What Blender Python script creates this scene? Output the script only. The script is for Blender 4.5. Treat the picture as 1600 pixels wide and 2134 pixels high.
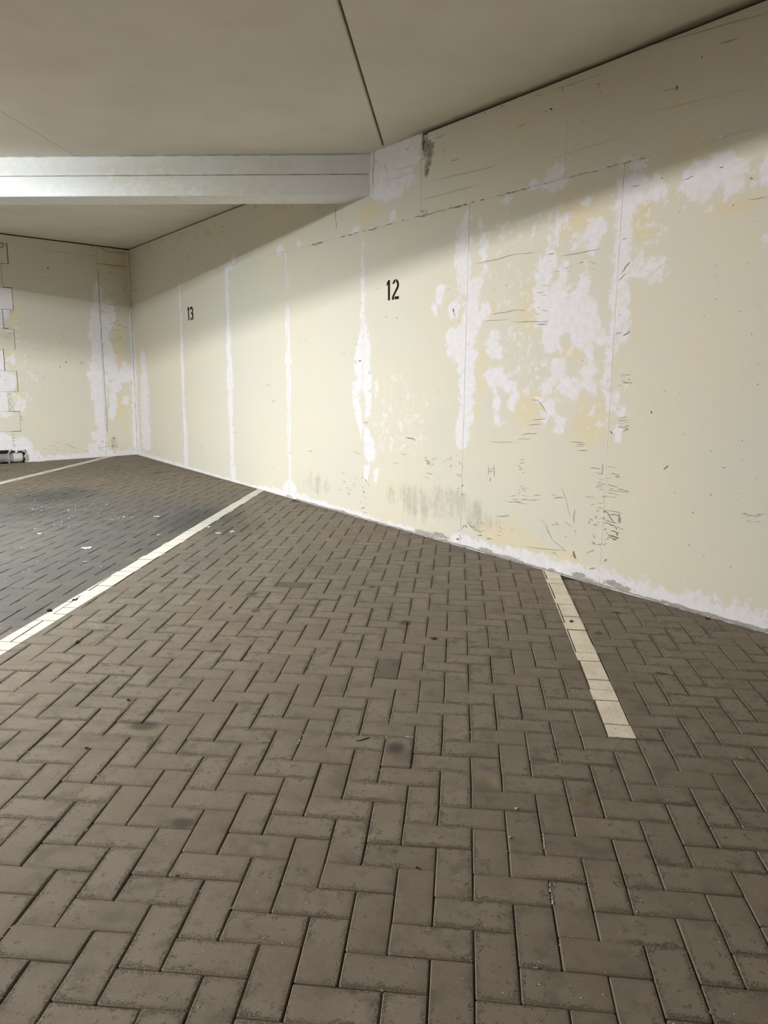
import bpy, bmesh, math, random
import numpy as np
from mathutils import Matrix, Vector

random.seed(7)
RNG = np.random.default_rng(7)
for o in list(bpy.data.objects):
    bpy.data.objects.remove(o)
SC = bpy.context.scene
COL = SC.collection

# ------------------------------------------------------------------ camera
F_PX, YAW, PITCH, ROLL, CAM_H = 1575.22, 0.0914, 0.17006, -0.01145, 1.2862
IW, IH = 1600.0, 2134.0


def cam_axes():
    fwd = np.array([-math.sin(YAW) * math.cos(PITCH), math.cos(YAW) * math.cos(PITCH), -math.sin(PITCH)])
    r0 = np.array([math.cos(YAW), math.sin(YAW), 0.0])
    d0 = np.cross(fwd, r0)
    r = math.cos(ROLL) * r0 + math.sin(ROLL) * d0
    d = -math.sin(ROLL) * r0 + math.cos(ROLL) * d0
    return np.array([r, d, fwd])


CAMR = cam_axes()
CAMP = np.array([0.0, 0.0, CAM_H])
cam_data = bpy.data.cameras.new('camera')
cam = bpy.data.objects.new('camera', cam_data)
COL.objects.link(cam)
cam_data.sensor_fit = 'VERTICAL'
cam_data.sensor_height = 32.0
cam_data.lens = F_PX / IH * 32.0
cam_data.clip_start = 0.05
cam.matrix_world = Matrix(((CAMR[0][0], -CAMR[1][0], -CAMR[2][0], 0),
                           (CAMR[0][1], -CAMR[1][1], -CAMR[2][1], 0),
                           (CAMR[0][2], -CAMR[1][2], -CAMR[2][2], CAM_H), (0, 0, 0, 1)))
SC.camera = cam

# ------------------------------------------------------------------ light, exposure
world = bpy.data.worlds.new('world')
SC.world = world
world.use_nodes = True
world.node_tree.nodes['Background'].inputs[0].default_value = (0.02, 0.02, 0.02, 1)
world.node_tree.nodes['Background'].inputs[1].default_value = 0.0
SC.view_settings.view_transform = 'Standard'
SC.view_settings.look = 'None'
SC.view_settings.gamma = 1.0
SC.view_settings.use_curve_mapping = False
SC.view_settings.exposure = 0.0
# ceiling lamps: x, y, power downwards, power of each long side, colour (a cool and a warmer tube)
LAMPS = [(-4.5, 4.45, 264.0, 36.0, (0.91, 0.975, 1.0)), (-4.9, -0.4, 110.0, 385.0, (1.0, 0.965, 0.93))]

# ------------------------------------------------------------------ measured place (metres)
SX, SY = -0.00196, 0.01872           # the paved floor rises gently towards the far corner
PHI, DR = 0.736468, 3.73564          # right wall: normal angle, distance
PHL, DL = 2.381227, 10.651263        # left wall
CEIL, ZJ = 3.0761, 2.5045            # ceiling height, level of the wall's horizontal joint
NR = np.array([math.cos(PHI), math.sin(PHI)]); TR = np.array([-math.sin(PHI), math.cos(PHI)])
NL = np.array([math.cos(PHL), math.sin(PHL)]); TL = np.array([-math.sin(PHL), math.cos(PHL)])
CORNER = np.linalg.solve(np.array([NR, NL]), np.array([DR, DL]))
SRC, SLC = float(CORNER @ TR), float(CORNER @ TL)


def zf(x, y):
    return SX * x + SY * y


def ray(x, y):
    return np.array([(x - IW / 2) / F_PX, (y - IH / 2) / F_PX, 1.0]) @ CAMR


def fl(x, y):
    d = ray(x, y); t = -CAM_H / (d[2] - SX * d[0] - SY * d[1])
    return CAMP + t * d


def wr(x, y):
    d = ray(x, y); t = DR / (d[:2] @ NR); q = CAMP + t * d
    return np.array([q[:2] @ TR, q[2]])


def wl(x, y):
    d = ray(x, y); t = DL / (d[:2] @ NL); q = CAMP + t * d
    return np.array([q[:2] @ TL, q[2]])


def project(P):
    c = (P - CAMP) @ CAMR.T
    return np.stack([IW / 2 + F_PX * c[:, 0] / c[:, 2], IH / 2 + F_PX * c[:, 1] / c[:, 2]], 1), c[:, 2]


# ------------------------------------------------------------------ helpers
def srgb(r, g, b):
    f = lambda c: c / 12.92 if c <= 0.04045 else ((c + 0.055) / 1.055) ** 2.4
    return (f(r / 255.0), f(g / 255.0), f(b / 255.0), 1.0)


def link(o, parent=None):
    COL.objects.link(o)
    if parent is not None:
        o.parent = parent
    return o


def mesh_obj(name, verts, faces, mat=None, parent=None, smooth=False, attrs=None):
    m = bpy.data.meshes.new(name)
    m.from_pydata([tuple(map(float, v)) for v in verts], [], faces)
    if attrs:
        for k, vals in attrs.items():
            a = m.attributes.new(k, 'FLOAT', 'POINT')
            a.data.foreach_set('value', np.asarray(vals, dtype=np.float32))
    if smooth:
        m.polygons.foreach_set('use_smooth', [True] * len(m.polygons))
    m.update()
    if mat:
        m.materials.append(mat)
    return link(bpy.data.objects.new(name, m), parent)


def bm_obj(name, bm, mat=None, parent=None, smooth=False):
    m = bpy.data.meshes.new(name)
    bmesh.ops.recalc_face_normals(bm, faces=bm.faces)
    bm.to_mesh(m); bm.free()
    if smooth:
        m.polygons.foreach_set('use_smooth', [True] * len(m.polygons))
    if mat:
        m.materials.append(mat)
    return link(bpy.data.objects.new(name, m), parent)


def tag(o, label=None, cat=None, group=None, kind=None):
    if label: o['label'] = label
    if cat: o['category'] = cat
    if group: o['group'] = group
    if kind: o['kind'] = kind
    return o


def box_bm(x0, x1, y0, y1, z0, z1, bevel=0.0, seg=1):
    bm = bmesh.new()
    bmesh.ops.create_cube(bm, size=1.0)
    for v in bm.verts:
        v.co = Vector(((x0 + x1) / 2 + v.co.x * (x1 - x0), (y0 + y1) / 2 + v.co.y * (y1 - y0), (z0 + z1) / 2 + v.co.z * (z1 - z0)))
    if bevel > 0:
        bmesh.ops.bevel(bm, geom=list(bm.edges), offset=bevel, segments=seg, affect='EDGES', profile=0.5)
    return bm


def clip_half(poly, n, c):
    """keep the side where n.p <= c"""
    out = []
    for i in range(len(poly)):
        a, b = poly[i], poly[(i + 1) % len(poly)]
        da, db = n[0] * a[0] + n[1] * a[1] - c, n[0] * b[0] + n[1] * b[1] - c
        if da <= 0: out.append(a)
        if (da < 0 < db) or (db < 0 < da):
            t = da / (da - db)
            out.append((a[0] + t * (b[0] - a[0]), a[1] + t * (b[1] - a[1])))
    return out


def poly_area(p):
    return 0.5 * sum(p[i][0] * p[(i + 1) % len(p)][1] - p[(i + 1) % len(p)][0] * p[i][1] for i in range(len(p)))


def inset(poly, d):
    """inset a convex counter-clockwise polygon"""
    p = list(poly)
    n = len(poly)
    for i in range(n):
        a, b = poly[i], poly[(i + 1) % n]
        ex, ey = b[0] - a[0], b[1] - a[1]
        l = math.hypot(ex, ey)
        if l < 1e-6: continue
        nx, ny = ey / l, -ex / l                       # outward
        p = clip_half(p, (nx, ny), nx * a[0] + ny * a[1] - d)
        if len(p) < 3: return []
    return p


# ------------------------------------------------------------------ node helpers
class NT:
    def __init__(self, name):
        self.m = bpy.data.materials.new(name)
        self.m.use_nodes = True
        self.t = self.m.node_tree
        self.b = self.t.nodes['Principled BSDF']
        self.b.inputs['Roughness'].default_value = 0.85
        self.b.inputs['Specular IOR Level'].default_value = 0.25

    def n(self, typ, **kw):
        nd = self.t.nodes.new(typ)
        for k, v in kw.items(): setattr(nd, k, v)
        return nd

    def put(self, sock, v):
        if v is None: return
        if isinstance(v, bpy.types.NodeSocket): self.t.links.new(v, sock)
        elif isinstance(v, (tuple, list)) and sock.type == 'RGBA' and len(v) == 3: sock.default_value = (*v, 1)
        else: sock.default_value = v

    def math(self, op, a, b=None, c=None, clamp=False):
        nd = self.n('ShaderNodeMath', operation=op, use_clamp=clamp)
        for i, v in enumerate((a, b, c)): self.put(nd.inputs[i], v)
        return nd.outputs[0]

    def vmath(self, op, a, b=None, out=0):
        nd = self.n('ShaderNodeVectorMath', operation=op)
        self.put(nd.inputs[0], a); self.put(nd.inputs[1], b)
        return nd.outputs['Value'] if op in ('LENGTH', 'DOT_PRODUCT', 'DISTANCE') else nd.outputs[0]

    def noise(self, vec, scale, detail=4.0, rough=0.55, off=0.0, dist=0.0):
        nd = self.n('ShaderNodeTexNoise')
        if off:
            vec = self.vmath('ADD', vec, (off, off * 0.7, off * 1.3))
        self.put(nd.inputs['Vector'], vec); nd.inputs['Scale'].default_value = scale
        nd.inputs['Detail'].default_value = detail; nd.inputs['Roughness'].default_value = rough
        nd.inputs['Distortion'].default_value = dist
        return nd.outputs['Fac']

    def ramp(self, v, a, b, lo=0.0, hi=1.0, smooth=True):
        nd = self.n('ShaderNodeMapRange', interpolation_type='SMOOTHSTEP' if smooth else 'LINEAR', clamp=True)
        self.put(nd.inputs['Value'], v)
        nd.inputs['From Min'].default_value = a; nd.inputs['From Max'].default_value = b
        nd.inputs['To Min'].default_value = lo; nd.inputs['To Max'].default_value = hi
        return nd.outputs[0]

    def mix(self, f, a, b, mode='MIX'):
        nd = self.n('ShaderNodeMix', data_type='RGBA', blend_type=mode)
        self.put(nd.inputs[0], f); self.put(nd.inputs[6], a); self.put(nd.inputs[7], b)
        return nd.outputs[2]

    def attr(self, name, kind='GEOMETRY'):
        return self.n('ShaderNodeAttribute', attribute_name=name, attribute_type=kind).outputs['Fac']

    def obj(self): return self.n('ShaderNodeTexCoord').outputs['Object']

    def pos(self): return self.n('ShaderNodeNewGeometry').outputs['Position']

    def bump(self, h, strength=0.3, dist=0.01):
        nd = self.n('ShaderNodeBump')
        nd.inputs['Strength'].default_value = strength; nd.inputs['Distance'].default_value = dist
        self.put(nd.inputs['Height'], h)
        self.t.links.new(nd.outputs[0], self.b.inputs['Normal'])

    def color(self, c): self.put(self.b.inputs['Base Color'], c)

    def rough(self, r): self.put(self.b.inputs['Roughness'], r)


def stain_ellipse(T, pos, cx, cy, rx, ry, rot=0.0, inner=0.35):
    """soft blot on the floor: 1 in its middle, 0 outside"""
    v = T.vmath('SUBTRACT', pos, (cx, cy, 0.0))
    if rot:
        nd = T.n('ShaderNodeVectorRotate', rotation_type='Z_AXIS')
        T.put(nd.inputs['Vector'], v); nd.inputs['Angle'].default_value = -rot
        v = nd.outputs[0]
    v = T.vmath('MULTIPLY', v, (1.0 / rx, 1.0 / ry, 0.0))
    return T.ramp(T.vmath('LENGTH', v), inner, 1.0, 1.0, 0.0)


def max_of(T, lst):
    r = lst[0]
    for x in lst[1:]: r = T.math('MAXIMUM', r, x)
    return r


def px_ellipse(x, y, rx, ry):
    """floor ellipse (centre, radii, rotation) of a blot measured in the photograph"""
    c = fl(x, y); a = fl(x + rx, y) - fl(x - rx, y); b = fl(x, y - ry) - fl(x, y + ry)
    return c[0], c[1], np.linalg.norm(a[:2]) / 2, np.linalg.norm(b[:2]) / 2


# ------------------------------------------------------------------ materials
def floor_stains(T, pos):
    """oil, dirt and rust that lie on the paving: (oil mask, dirt-bay mask, rust mask, pale mask)"""
    wob = T.n('ShaderNodeTexNoise'); T.put(wob.inputs['Vector'], pos); wob.inputs['Scale'].default_value = 6.0; wob.inputs['Detail'].default_value = 4
    w = T.vmath('MULTIPLY', T.vmath('SUBTRACT', wob.outputs['Color'], (0.5, 0.5, 0.5)), (0.16, 0.22, 0.0))
    p = T.vmath('ADD', pos, w)
    oil = []
    for x, y, rx, ry in [(525, 1238, 17, 7), (533, 1273, 14, 5), (480, 1267, 7, 2.6), (825, 1560, 26, 17), (845, 1298, 17, 8), (1247, 1320, 13, 4),
                         (775, 1223, 10, 4), (380, 1715, 40, 14), (300, 1512, 45, 13)]:
        oil.append(stain_ellipse(T, pos, *px_ellipse(x, y, rx, ry)))
    small = max_of(T, oil)
    big = []
    for x, y, rx, ry, k in [(110, 1034, 120, 24, 0.75), (430, 1082, 120, 40, 0.9), (470, 1080, 60, 20, 1.0), (330, 985, 22, 5, 0.7), (322, 968, 20, 3, 0.5), (10, 980, 22, 4, 0.5),
                            (480, 1100, 95, 30, 0.6), (60, 1070, 90, 20, 0.5)]:
        big.append(T.math('MULTIPLY', stain_ellipse(T, p, *px_ellipse(x, y, rx, ry), inner=0.1), k))
    bigm = max_of(T, big)
    # the neighbouring bay is greyed by years of dirt from its front edge to about two thirds of its depth
    sep = T.n('ShaderNodeSeparateXYZ'); T.put(sep.inputs[0], p)
    bay = T.math('MULTIPLY', T.ramp(sep.outputs[0], -2.15, -1.95, 1.0, 0.0), T.ramp(sep.outputs[0], -5.1, -4.7))
    bay = T.math('MULTIPLY', bay, T.math('MULTIPLY', T.ramp(sep.outputs[1], 3.15, 3.5), T.ramp(sep.outputs[1], 6.2, 8.2, 1.0, 0.0)))
    spill = T.math('MULTIPLY', stain_ellipse(T, p, -1.75, 4.9, 0.55, 1.6, inner=0.1), 0.45)
    bay = T.math('MAXIMUM', bay, spill)
    rust = stain_ellipse(T, pos, *px_ellipse(1220, 1668, 26, 20), inner=0.0)
    rust2 = T.math('MULTIPLY', stain_ellipse(T, pos, *px_ellipse(1318, 1490, 16, 6), inner=0.0), 0.5)
    pale = T.math('MULTIPLY', stain_ellipse(T, pos, *px_ellipse(1030, 1628, 20, 20), inner=0.0), 0.8)
    pale2 = T.math('MULTIPLY', stain_ellipse(T, pos, *px_ellipse(1125, 1600, 16, 8), inner=0.0), 0.6)
    return small, bigm, bay, T.math('MAXIMUM', rust, rust2), T.math('MAXIMUM', pale, pale2)


def mat_brick():
    T = NT('paving_brick')
    pos = T.pos()
    tone = T.math('ADD', T.attr('tone'), T.attr('tone', 'OBJECT'))
    edge = T.attr('edge')
    n1 = T.noise(pos, 5.0, 3, 0.6); n2 = T.noise(pos, 38.0, 3, 0.65); n3 = T.noise(pos, 230.0, 2, 0.6); n0 = T.noise(pos, 0.9, 2, 0.5, off=4.0)
    c = T.mix(T.ramp(n1, 0.3, 0.7), srgb(119, 107, 93), srgb(128, 118, 104))
    c = T.mix(T.ramp(n0, 0.35, 0.65), c, T.mix(0.5, c, srgb(112, 106, 95)))
    c = T.mix(T.ramp(n2, 0.35, 0.68, 0.0, 0.5), c, srgb(140, 127, 111))
    c = T.mix(T.math('MULTIPLY', T.math('SUBTRACT', 1.0, edge), T.ramp(n1, 0.35, 0.65, 0.0, 0.3)), c, srgb(146, 134, 118))
    nb = T.noise(pos, 11.0, 3, 0.6, off=9.0)
    c = T.mix(T.ramp(nb, 0.5, 0.7, 0.0, 0.55), c, srgb(94, 88, 78))
    # speckled grime that gathers near brick edges
    gr = T.ramp(T.math('ADD', T.math('MULTIPLY', edge, 0.26), n2), 0.53, 0.68)
    gr = T.math('MULTIPLY', gr, T.ramp(n3, 0.42, 0.52))
    gr = T.math('MULTIPLY', gr, T.ramp(n1, 0.38, 0.58, 0.15, 1.0))
    c = T.mix(T.math('MULTIPLY', gr, 0.75), c, srgb(66, 60, 50))
    c = T.mix(T.ramp(n3, 0.3, 0.75, 0.0, 0.22), c, srgb(86, 78, 68))
    c = T.mix(T.ramp(edge, 1.02, 1.35, 0.0, 0.4), c, srgb(150, 138, 120))
    # brick to brick tone
    v = T.math('MULTIPLY', T.math('ADD', 1.0, tone), 0.92)
    hsv = T.n('ShaderNodeHueSaturation'); T.put(hsv.inputs['Color'], c); T.put(hsv.inputs['Value'], v)
    c = hsv.outputs[0]
    small, big, bay, rust, pale = floor_stains(T, pos)
    c = T.mix(T.math('MULTIPLY', bay, T.ramp(n1, 0.25, 0.7, 0.62, 0.9)), c, srgb(77, 78, 76))
    c = T.mix(T.math('MULTIPLY', big, 0.75), c, srgb(48, 51, 50))
    c = T.mix(T.math('MULTIPLY', small, 0.75), c, srgb(52, 48, 42))
    c = T.mix(T.math('MULTIPLY', rust, T.ramp(n2, 0.2, 0.6, 0.2, 0.75)), c, srgb(105, 80, 40))
    c = T.mix(T.math('MULTIPLY', pale, T.ramp(n2, 0.2, 0.6, 0.2, 0.9)), c, srgb(144, 126, 94))
    # white grains
    vo = T.n('ShaderNodeTexVoronoi'); T.put(vo.inputs['Vector'], pos); vo.inputs['Scale'].default_value = 22.0
    gsep = T.n('ShaderNodeSeparateColor'); T.put(gsep.inputs[0], vo.outputs['Color'])
    grain = T.math('MULTIPLY', T.ramp(vo.outputs['Distance'], 0.035, 0.06, 1.0, 0.0), T.math('GREATER_THAN', gsep.outputs[0], 0.82))
    c = T.mix(T.math('MULTIPLY', grain, 0.6), c, srgb(190, 182, 168))
    pit = T.math('MULTIPLY', T.ramp(vo.outputs['Distance'], 0.05, 0.09, 1.0, 0.0), T.math('LESS_THAN', gsep.outputs[0], 0.1))
    c = T.mix(T.math('MULTIPLY', pit, 0.6), c, srgb(50, 45, 38))
    T.color(c)
    T.rough(T.math('SUBTRACT', T.ramp(n2, 0.3, 0.7, 0.72, 0.9), T.math('MULTIPLY', T.math('MAXIMUM', big, T.math('MULTIPLY', bay, 0.4)), 0.22)))
    T.b.inputs['Specular IOR Level'].default_value = 0.35
    T.bump(T.math('ADD', T.math('MULTIPLY', n2, 0.6), T.math('MULTIPLY', n3, 0.5)), 0.35, 0.0035)
    return T.m


def mat_line():
    T = NT('line_paint')
    pos = T.pos()
    n1 = T.noise(pos, 9, 4, 0.6); n2 = T.noise(pos, 120, 4, 0.65); n3 = T.noise(pos, 40, 4, 0.6)
    c = T.mix(T.ramp(n1, 0.35, 0.65), srgb(233, 222, 204), srgb(219, 207, 188))
    c = T.mix(T.ramp(n2, 0.5, 0.72, 0.0, 0.6), c, srgb(160, 145, 124))
    c = T.mix(T.ramp(n3, 0.62, 0.74, 0.0, 0.5), c, srgb(160, 146, 126))
    small, big, bay, rust, pale = floor_stains(T, pos)
    c = T.mix(T.math('MULTIPLY', big, T.ramp(n3, 0.3, 0.6, 0.35, 0.95)), c, srgb(104, 104, 98))
    sx = T.n('ShaderNodeSeparateXYZ'); T.put(sx.inputs[0], pos)
    c = T.mix(T.ramp(sx.outputs[0], -1.4, -1.0, 0.75, 0.0), c, srgb(192, 190, 183))     # the two left lines: dirt grey, colour also darkened to offset the strong lamp
    T.color(c)
    T.bump(n2, 0.3, 0.002)
    return T.m


def mat_wall(name, cream, cream2, yellow, white, grey, use_attr=True):
    T = NT(name)
    p = T.obj()
    n0 = T.noise(p, 0.8, 3, 0.5, off=3.1)
    n1 = T.noise(p, 5.5, 3, 0.6)
    n2 = T.noise(p, 24.0, 3, 0.65, off=1.7)
    n3 = T.noise(p, 110.0, 2, 0.6, off=5.0)
    stv = T.vmath('MULTIPLY', p, (9.0, 9.0, 0.9))
    ns = T.noise(stv, 1.6, 3, 0.6, off=2.0)
    aw, ay, ag, ak = T.attr('white'), T.attr('yellow'), T.attr('dirt'), T.attr('worn')
    c = T.mix(T.ramp(n0, 0.35, 0.66), cream, cream2)
    c = T.mix(T.ramp(ns, 0.42, 0.72, 0.0, 0.35), c, cream2)
    ym = T.ramp(T.math('ADD', ay, T.math('ADD', T.math('MULTIPLY', T.math('SUBTRACT', n1, 0.5), 2.6), T.math('MULTIPLY', T.math('SUBTRACT', n2, 0.5), 1.0))), -0.3, 0.8)
    c = T.mix(T.math('MULTIPLY', ym, 0.7), c, yellow)
    # dirt smears
    dm = T.ramp(T.math('ADD', ag, T.math('ADD', T.math('MULTIPLY', T.math('SUBTRACT', ns, 0.5), 3.0), T.math('MULTIPLY', T.math('SUBTRACT', n2, 0.5), 1.4))), -0.1, 1.2)
    c = T.mix(T.math('MULTIPLY', dm, 0.6), c, grey)
    # peeled patches
    nn = T.math('ADD', T.math('ADD', T.math('MULTIPLY', T.math('SUBTRACT', n1, 0.5), 1.6), T.math('MULTIPLY', T.math('SUBTRACT', n2, 0.5), 1.7)), T.math('MULTIPLY', T.math('SUBTRACT', n3, 0.5), 1.2))
    wm = T.ramp(T.math('ADD', aw, nn), -0.08, 0.22)
    sp = T.ramp(T.math('ADD', T.math('MULTIPLY', ak, 0.16), T.math('ADD', T.math('MULTIPLY', n2, 0.6), T.math('MULTIPLY', n1, 0.4))), 0.62, 0.72)
    wm2 = T.math('MAXIMUM', wm, T.math('MULTIPLY', sp, T.math('MULTIPLY', T.ramp(ak, 0.02, 0.5), 0.75)))
    wcol = T.mix(T.ramp(n3, 0.62, 0.78, 0.0, 0.35), white, cream2)
    wm2 = T.math('MULTIPLY', wm2, T.ramp(T.math('ADD', T.math('MULTIPLY', n2, 0.6), T.math('MULTIPLY', n3, 0.4)), 0.34, 0.62, 0.5, 1.0))
    c = T.mix(wm2, c, wcol)
    # pinholes
    vo = T.n('ShaderNodeTexVoronoi'); T.put(vo.inputs['Vector'], p); vo.inputs['Scale'].default_value = 9.0
    gs = T.n('ShaderNodeSeparateColor'); T.put(gs.inputs[0], vo.outputs['Color'])
    pin = T.math('MULTIPLY', T.ramp(vo.outputs['Distance'], 0.035, 0.06, 1.0, 0.0), T.math('GREATER_THAN', gs.outputs[0], 0.72))
    c = T.mix(T.math('MULTIPLY', pin, 0.6), c, srgb(120, 112, 96))
    c = T.mix(T.ramp(n3, 0.3, 0.8, 0.0, 0.10), c, grey)
    # bare concrete where the skin has come off
    ab = T.ramp(T.math('ADD', T.attr('bare'), T.math('ADD', T.math('MULTIPLY', T.math('SUBTRACT', n2, 0.5), 3.0), T.math('MULTIPLY', T.math('SUBTRACT', n3, 0.5), 2.4))), 0.1, 0.4)
    c = T.mix(ab, c, T.mix(T.ramp(n3, 0.35, 0.65), srgb(146, 142, 136), srgb(188, 185, 180)))
    T.color(c)
    h = T.math('ADD', T.math('MULTIPLY', n2, 0.5), T.math('MULTIPLY', n3, 0.35))
    T.bump(h, 0.3, 0.004)
    T.rough(0.82)
    return T.m


CREAM, CREAM2, YELLOW = srgb(223, 217, 199), srgb(217, 215, 203), srgb(226, 213, 178)
WHITE, GREYD = srgb(236, 234, 243), srgb(168, 164, 152)
M_WALL = mat_wall('cream_wall_paint', CREAM, CREAM2, YELLOW, WHITE, GREYD)
M_BEAM = mat_wall('beam_paint', srgb(229, 229, 222), srgb(226, 228, 228), srgb(222, 216, 192), srgb(233, 234, 239), GREYD)


def mat_ceiling():
    T = NT('ceiling_paint')
    p = T.pos()
    n0 = T.noise(p, 0.7, 3, 0.5); n1 = T.noise(p, 3.0, 3, 0.5); n2 = T.noise(p, 60, 4, 0.6)
    c = T.mix(T.ramp(n0, 0.35, 0.65), srgb(224, 218, 205), srgb(217, 211, 200))
    c = T.mix(T.ramp(n1, 0.4, 0.75, 0.0, 0.25), c, srgb(198, 188, 170))
    # brown soot line along the right wall
    sp = T.n('ShaderNodeSeparateXYZ'); T.put(sp.inputs[0], p)
    d = T.math('SUBTRACT', DR, T.math('ADD', T.math('MULTIPLY', sp.outputs[0], float(NR[0])), T.math('MULTIPLY', sp.outputs[1], float(NR[1]))))
    d = T.math('ADD', d, T.math('MULTIPLY', T.math('SUBTRACT', n1, 0.5), 0.14))
    c = T.mix(T.math('MULTIPLY', T.ramp(d, 0.0, 0.07, 1.0, 0.0), T.ramp(sp.outputs[0], -0.6, -0.2, 0.0, 0.65)), c, srgb(120, 108, 84))
    T.color(c)
    T.bump(n2, 0.15, 0.002)
    T.rough(0.9)
    return T.m


def mat_plain(name, col, rough=0.8, var=0.2, scale=30.0, metal=0.0):
    T = NT(name)
    p = T.obj()
    n = T.noise(p, scale, 4, 0.6)
    dark = tuple(x * (1 - var) for x in col[:3]) + (1,)
    T.color(T.mix(T.ramp(n, 0.3, 0.7), col, dark))
    T.rough(rough)
    T.b.inputs['Metallic'].default_value = metal
    T.bump(n, 0.2, 0.003)
    return T.m


def mat_marks():
    T = NT('scratch_mark')
    a = T.attr('shade')
    n = T.noise(T.obj(), 60, 4, 0.6)
    c = T.mix(a, srgb(188, 178, 157), srgb(88, 80, 71))
    c = T.mix(T.ramp(n, 0.35, 0.7, 0.0, 0.5), c, srgb(190, 181, 160))
    T.color(c)
    return T.m


M_BRICK, M_LINE, M_CEIL = mat_brick(), mat_line(), mat_ceiling()
M_BED = mat_plain('bedding_sand', srgb(74, 64, 53), 0.95, 0.3, 80)
M_BLACK = mat_plain('black_stencil_paint', srgb(12, 12, 12), 0.7, 0.3, 90)
M_MARK = mat_marks()
M_MORTAR = mat_plain('grey_mortar', srgb(176, 171, 166), 0.9, 0.25, 60)
M_SEAM = mat_plain('white_seam_paint', srgb(230, 227, 226), 0.8, 0.06, 60)
M_REAR = mat_plain('bare_concrete', srgb(142, 138, 128), 0.9, 0.2, 6)
M_VOID = mat_plain('dark_concrete', srgb(60, 56, 50), 0.95, 0.3, 30)
M_PIPE = mat_plain('grey_pipe_plastic', srgb(150, 145, 150), 0.55, 0.25, 18)
M_SCRAP = mat_plain('white_scrap', srgb(206, 203, 196), 0.8, 0.08, 40)
M_TWIG = mat_plain('dry_twig', srgb(66, 52, 40), 0.85, 0.3, 60)
M_LEAF = mat_plain('dry_leaf', srgb(84, 60, 42), 0.8, 0.35, 50)
M_STONE = mat_plain('dark_pebble', srgb(48, 44, 40), 0.8, 0.3, 60)
M_METAL = mat_plain('lamp_housing_enamel', srgb(225, 226, 226), 0.4, 0.04, 30)


# ------------------------------------------------------------------ floor and paving
FLOOR_ROT = (math.atan(SY), -math.atan(SX), 0.0)
# outline of the paved room: far corner, along the right wall, behind the camera, along the left wall
P_R = NR * DR + TR * (-7.0)
P_L = NL * DL + TL * (SLC + 8.0)
ROOM = [tuple(CORNER), tuple(P_L), (P_L[0], -8.0), (P_R[0], -8.0), tuple(P_R)]


def plane_floor_mesh(name, pts, z0, z1, mat, parent=None):
    n = len(pts)
    v = [(x, y, z1) for x, y in pts] + [(x, y, z0) for x, y in pts]
    f = [tuple(range(n)), tuple(range(2 * n - 1, n - 1, -1))] + [((i + 1) % n, i, n + i, n + (i + 1) % n) for i in range(n)]
    return mesh_obj(name, v, f, mat, parent)


floor = plane_floor_mesh('floor', ROOM, -0.25, -0.0065, M_BED)
floor.rotation_euler = FLOOR_ROT
tag(floor, 'grey-brown herringbone brick paving of the parking bays', kind='structure')

# measured lattice of the herringbone (unit = half a brick), slightly drifting as it was laid
CO = np.array([[-0.2109, 2.6019], [0.001, 1.0213], [-0.0019, 0.0113], [0.9901, -0.0108], [0.021, -0.0029], [-0.0092, -0.0092]])


def lat(u, v):
    uc, vc = min(max(u, -19.0), 17.0), min(max(v, -3.0), 29.0)
    a, b = uc / 10.0, (vc - 12.0) / 10.0
    q = np.array([1.0, b, b * b, a, a * b, a * a]) @ CO
    return q + np.array([0.0995, 0.0]) * (u - uc) + np.array([0.0003, 0.1022]) * (v - vc)


GAP, CH = 0.0032, 0.0036


def brick_template(jit):
    """one paver, 1 x 1 in plan, scaled per brick: rings from the bottom up, worn corners"""
    L, W = 0.2, 0.1
    rings = []
    for ins, z, e in ((0.0, -0.03, 1.0), (0.0, -CH * 0.75, 1.0), (CH * 0.8, 0.0, 1.0), (0.016, 0.0006, 0.0)):
        hx, hy = L / 2 - GAP / 2 - ins, W / 2 - GAP / 2 - ins
        c = 0.0035 if ins < 0.01 else 0.006
        pts = [(hx - c, -hy), (hx, -hy + c), (hx, hy - c), (hx - c, hy), (-hx + c, hy), (-hx, hy - c), (-hx, -hy + c), (-hx + c, -hy)]
        rings.append([(x + (random.uniform(-jit, jit) if ins < 0.01 else 0), y + (random.uniform(-jit, jit) if ins < 0.01 else 0), z) for x, y in pts])
    v, ed, f = [], [], []
    for r, e in zip(rings, (1.6, 1.6, 1.0, 0)):
        v += r; ed += [float(e)] * 8
    for k in range(3):
        for i in range(8):
            f.append((k * 8 + i, k * 8 + (i + 1) % 8, (k + 1) * 8 + (i + 1) % 8, (k + 1) * 8 + i))
    f.append(tuple(range(24, 32)))
    return np.array(v), f, np.array(ed)


TEMPL = [brick_template(0.0008) for _ in range(5)]
BR = []
for i in range(-78, 48):
    for j in range(-32, 92):
        k = (i - j) % 4
        if k == 0: cells, c, a, b, vert = (i, j, i + 2, j + 1), None, None, None, False
        elif k == 3: cells, c, a, b, vert = (i, j, i + 1, j + 2), None, None, None, True
        else: continue
        u0, v0, u1, v1 = cells
        q = [lat(u0, v0), lat(u1, v0), lat(u1, v1), lat(u0, v1)]
        c = sum(q) / 4
        dr, dl = c @ NR - DR, c @ NL - DL
        if dr > 0.11 or dl > 0.11 or c[1] < -0.6 or c[0] < P_L[0] + 0.1: continue
        mu, mv = (q[1] + q[2] - q[0] - q[3]) / 2, (q[2] + q[3] - q[0] - q[1]) / 2
        cut = max((p @ NR) for p in q) > DR - 0.012 or max((p @ NL) for p in q) > DL - 0.012
        BR.append(dict(q=q, c=c, mu=mu, mv=mv, vert=vert, cut=cut, cells=cells))
cen = np.array([[b['c'][0], b['c'][1], zf(*b['c'])] for b in BR])
pix, dep = project(cen)
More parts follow.
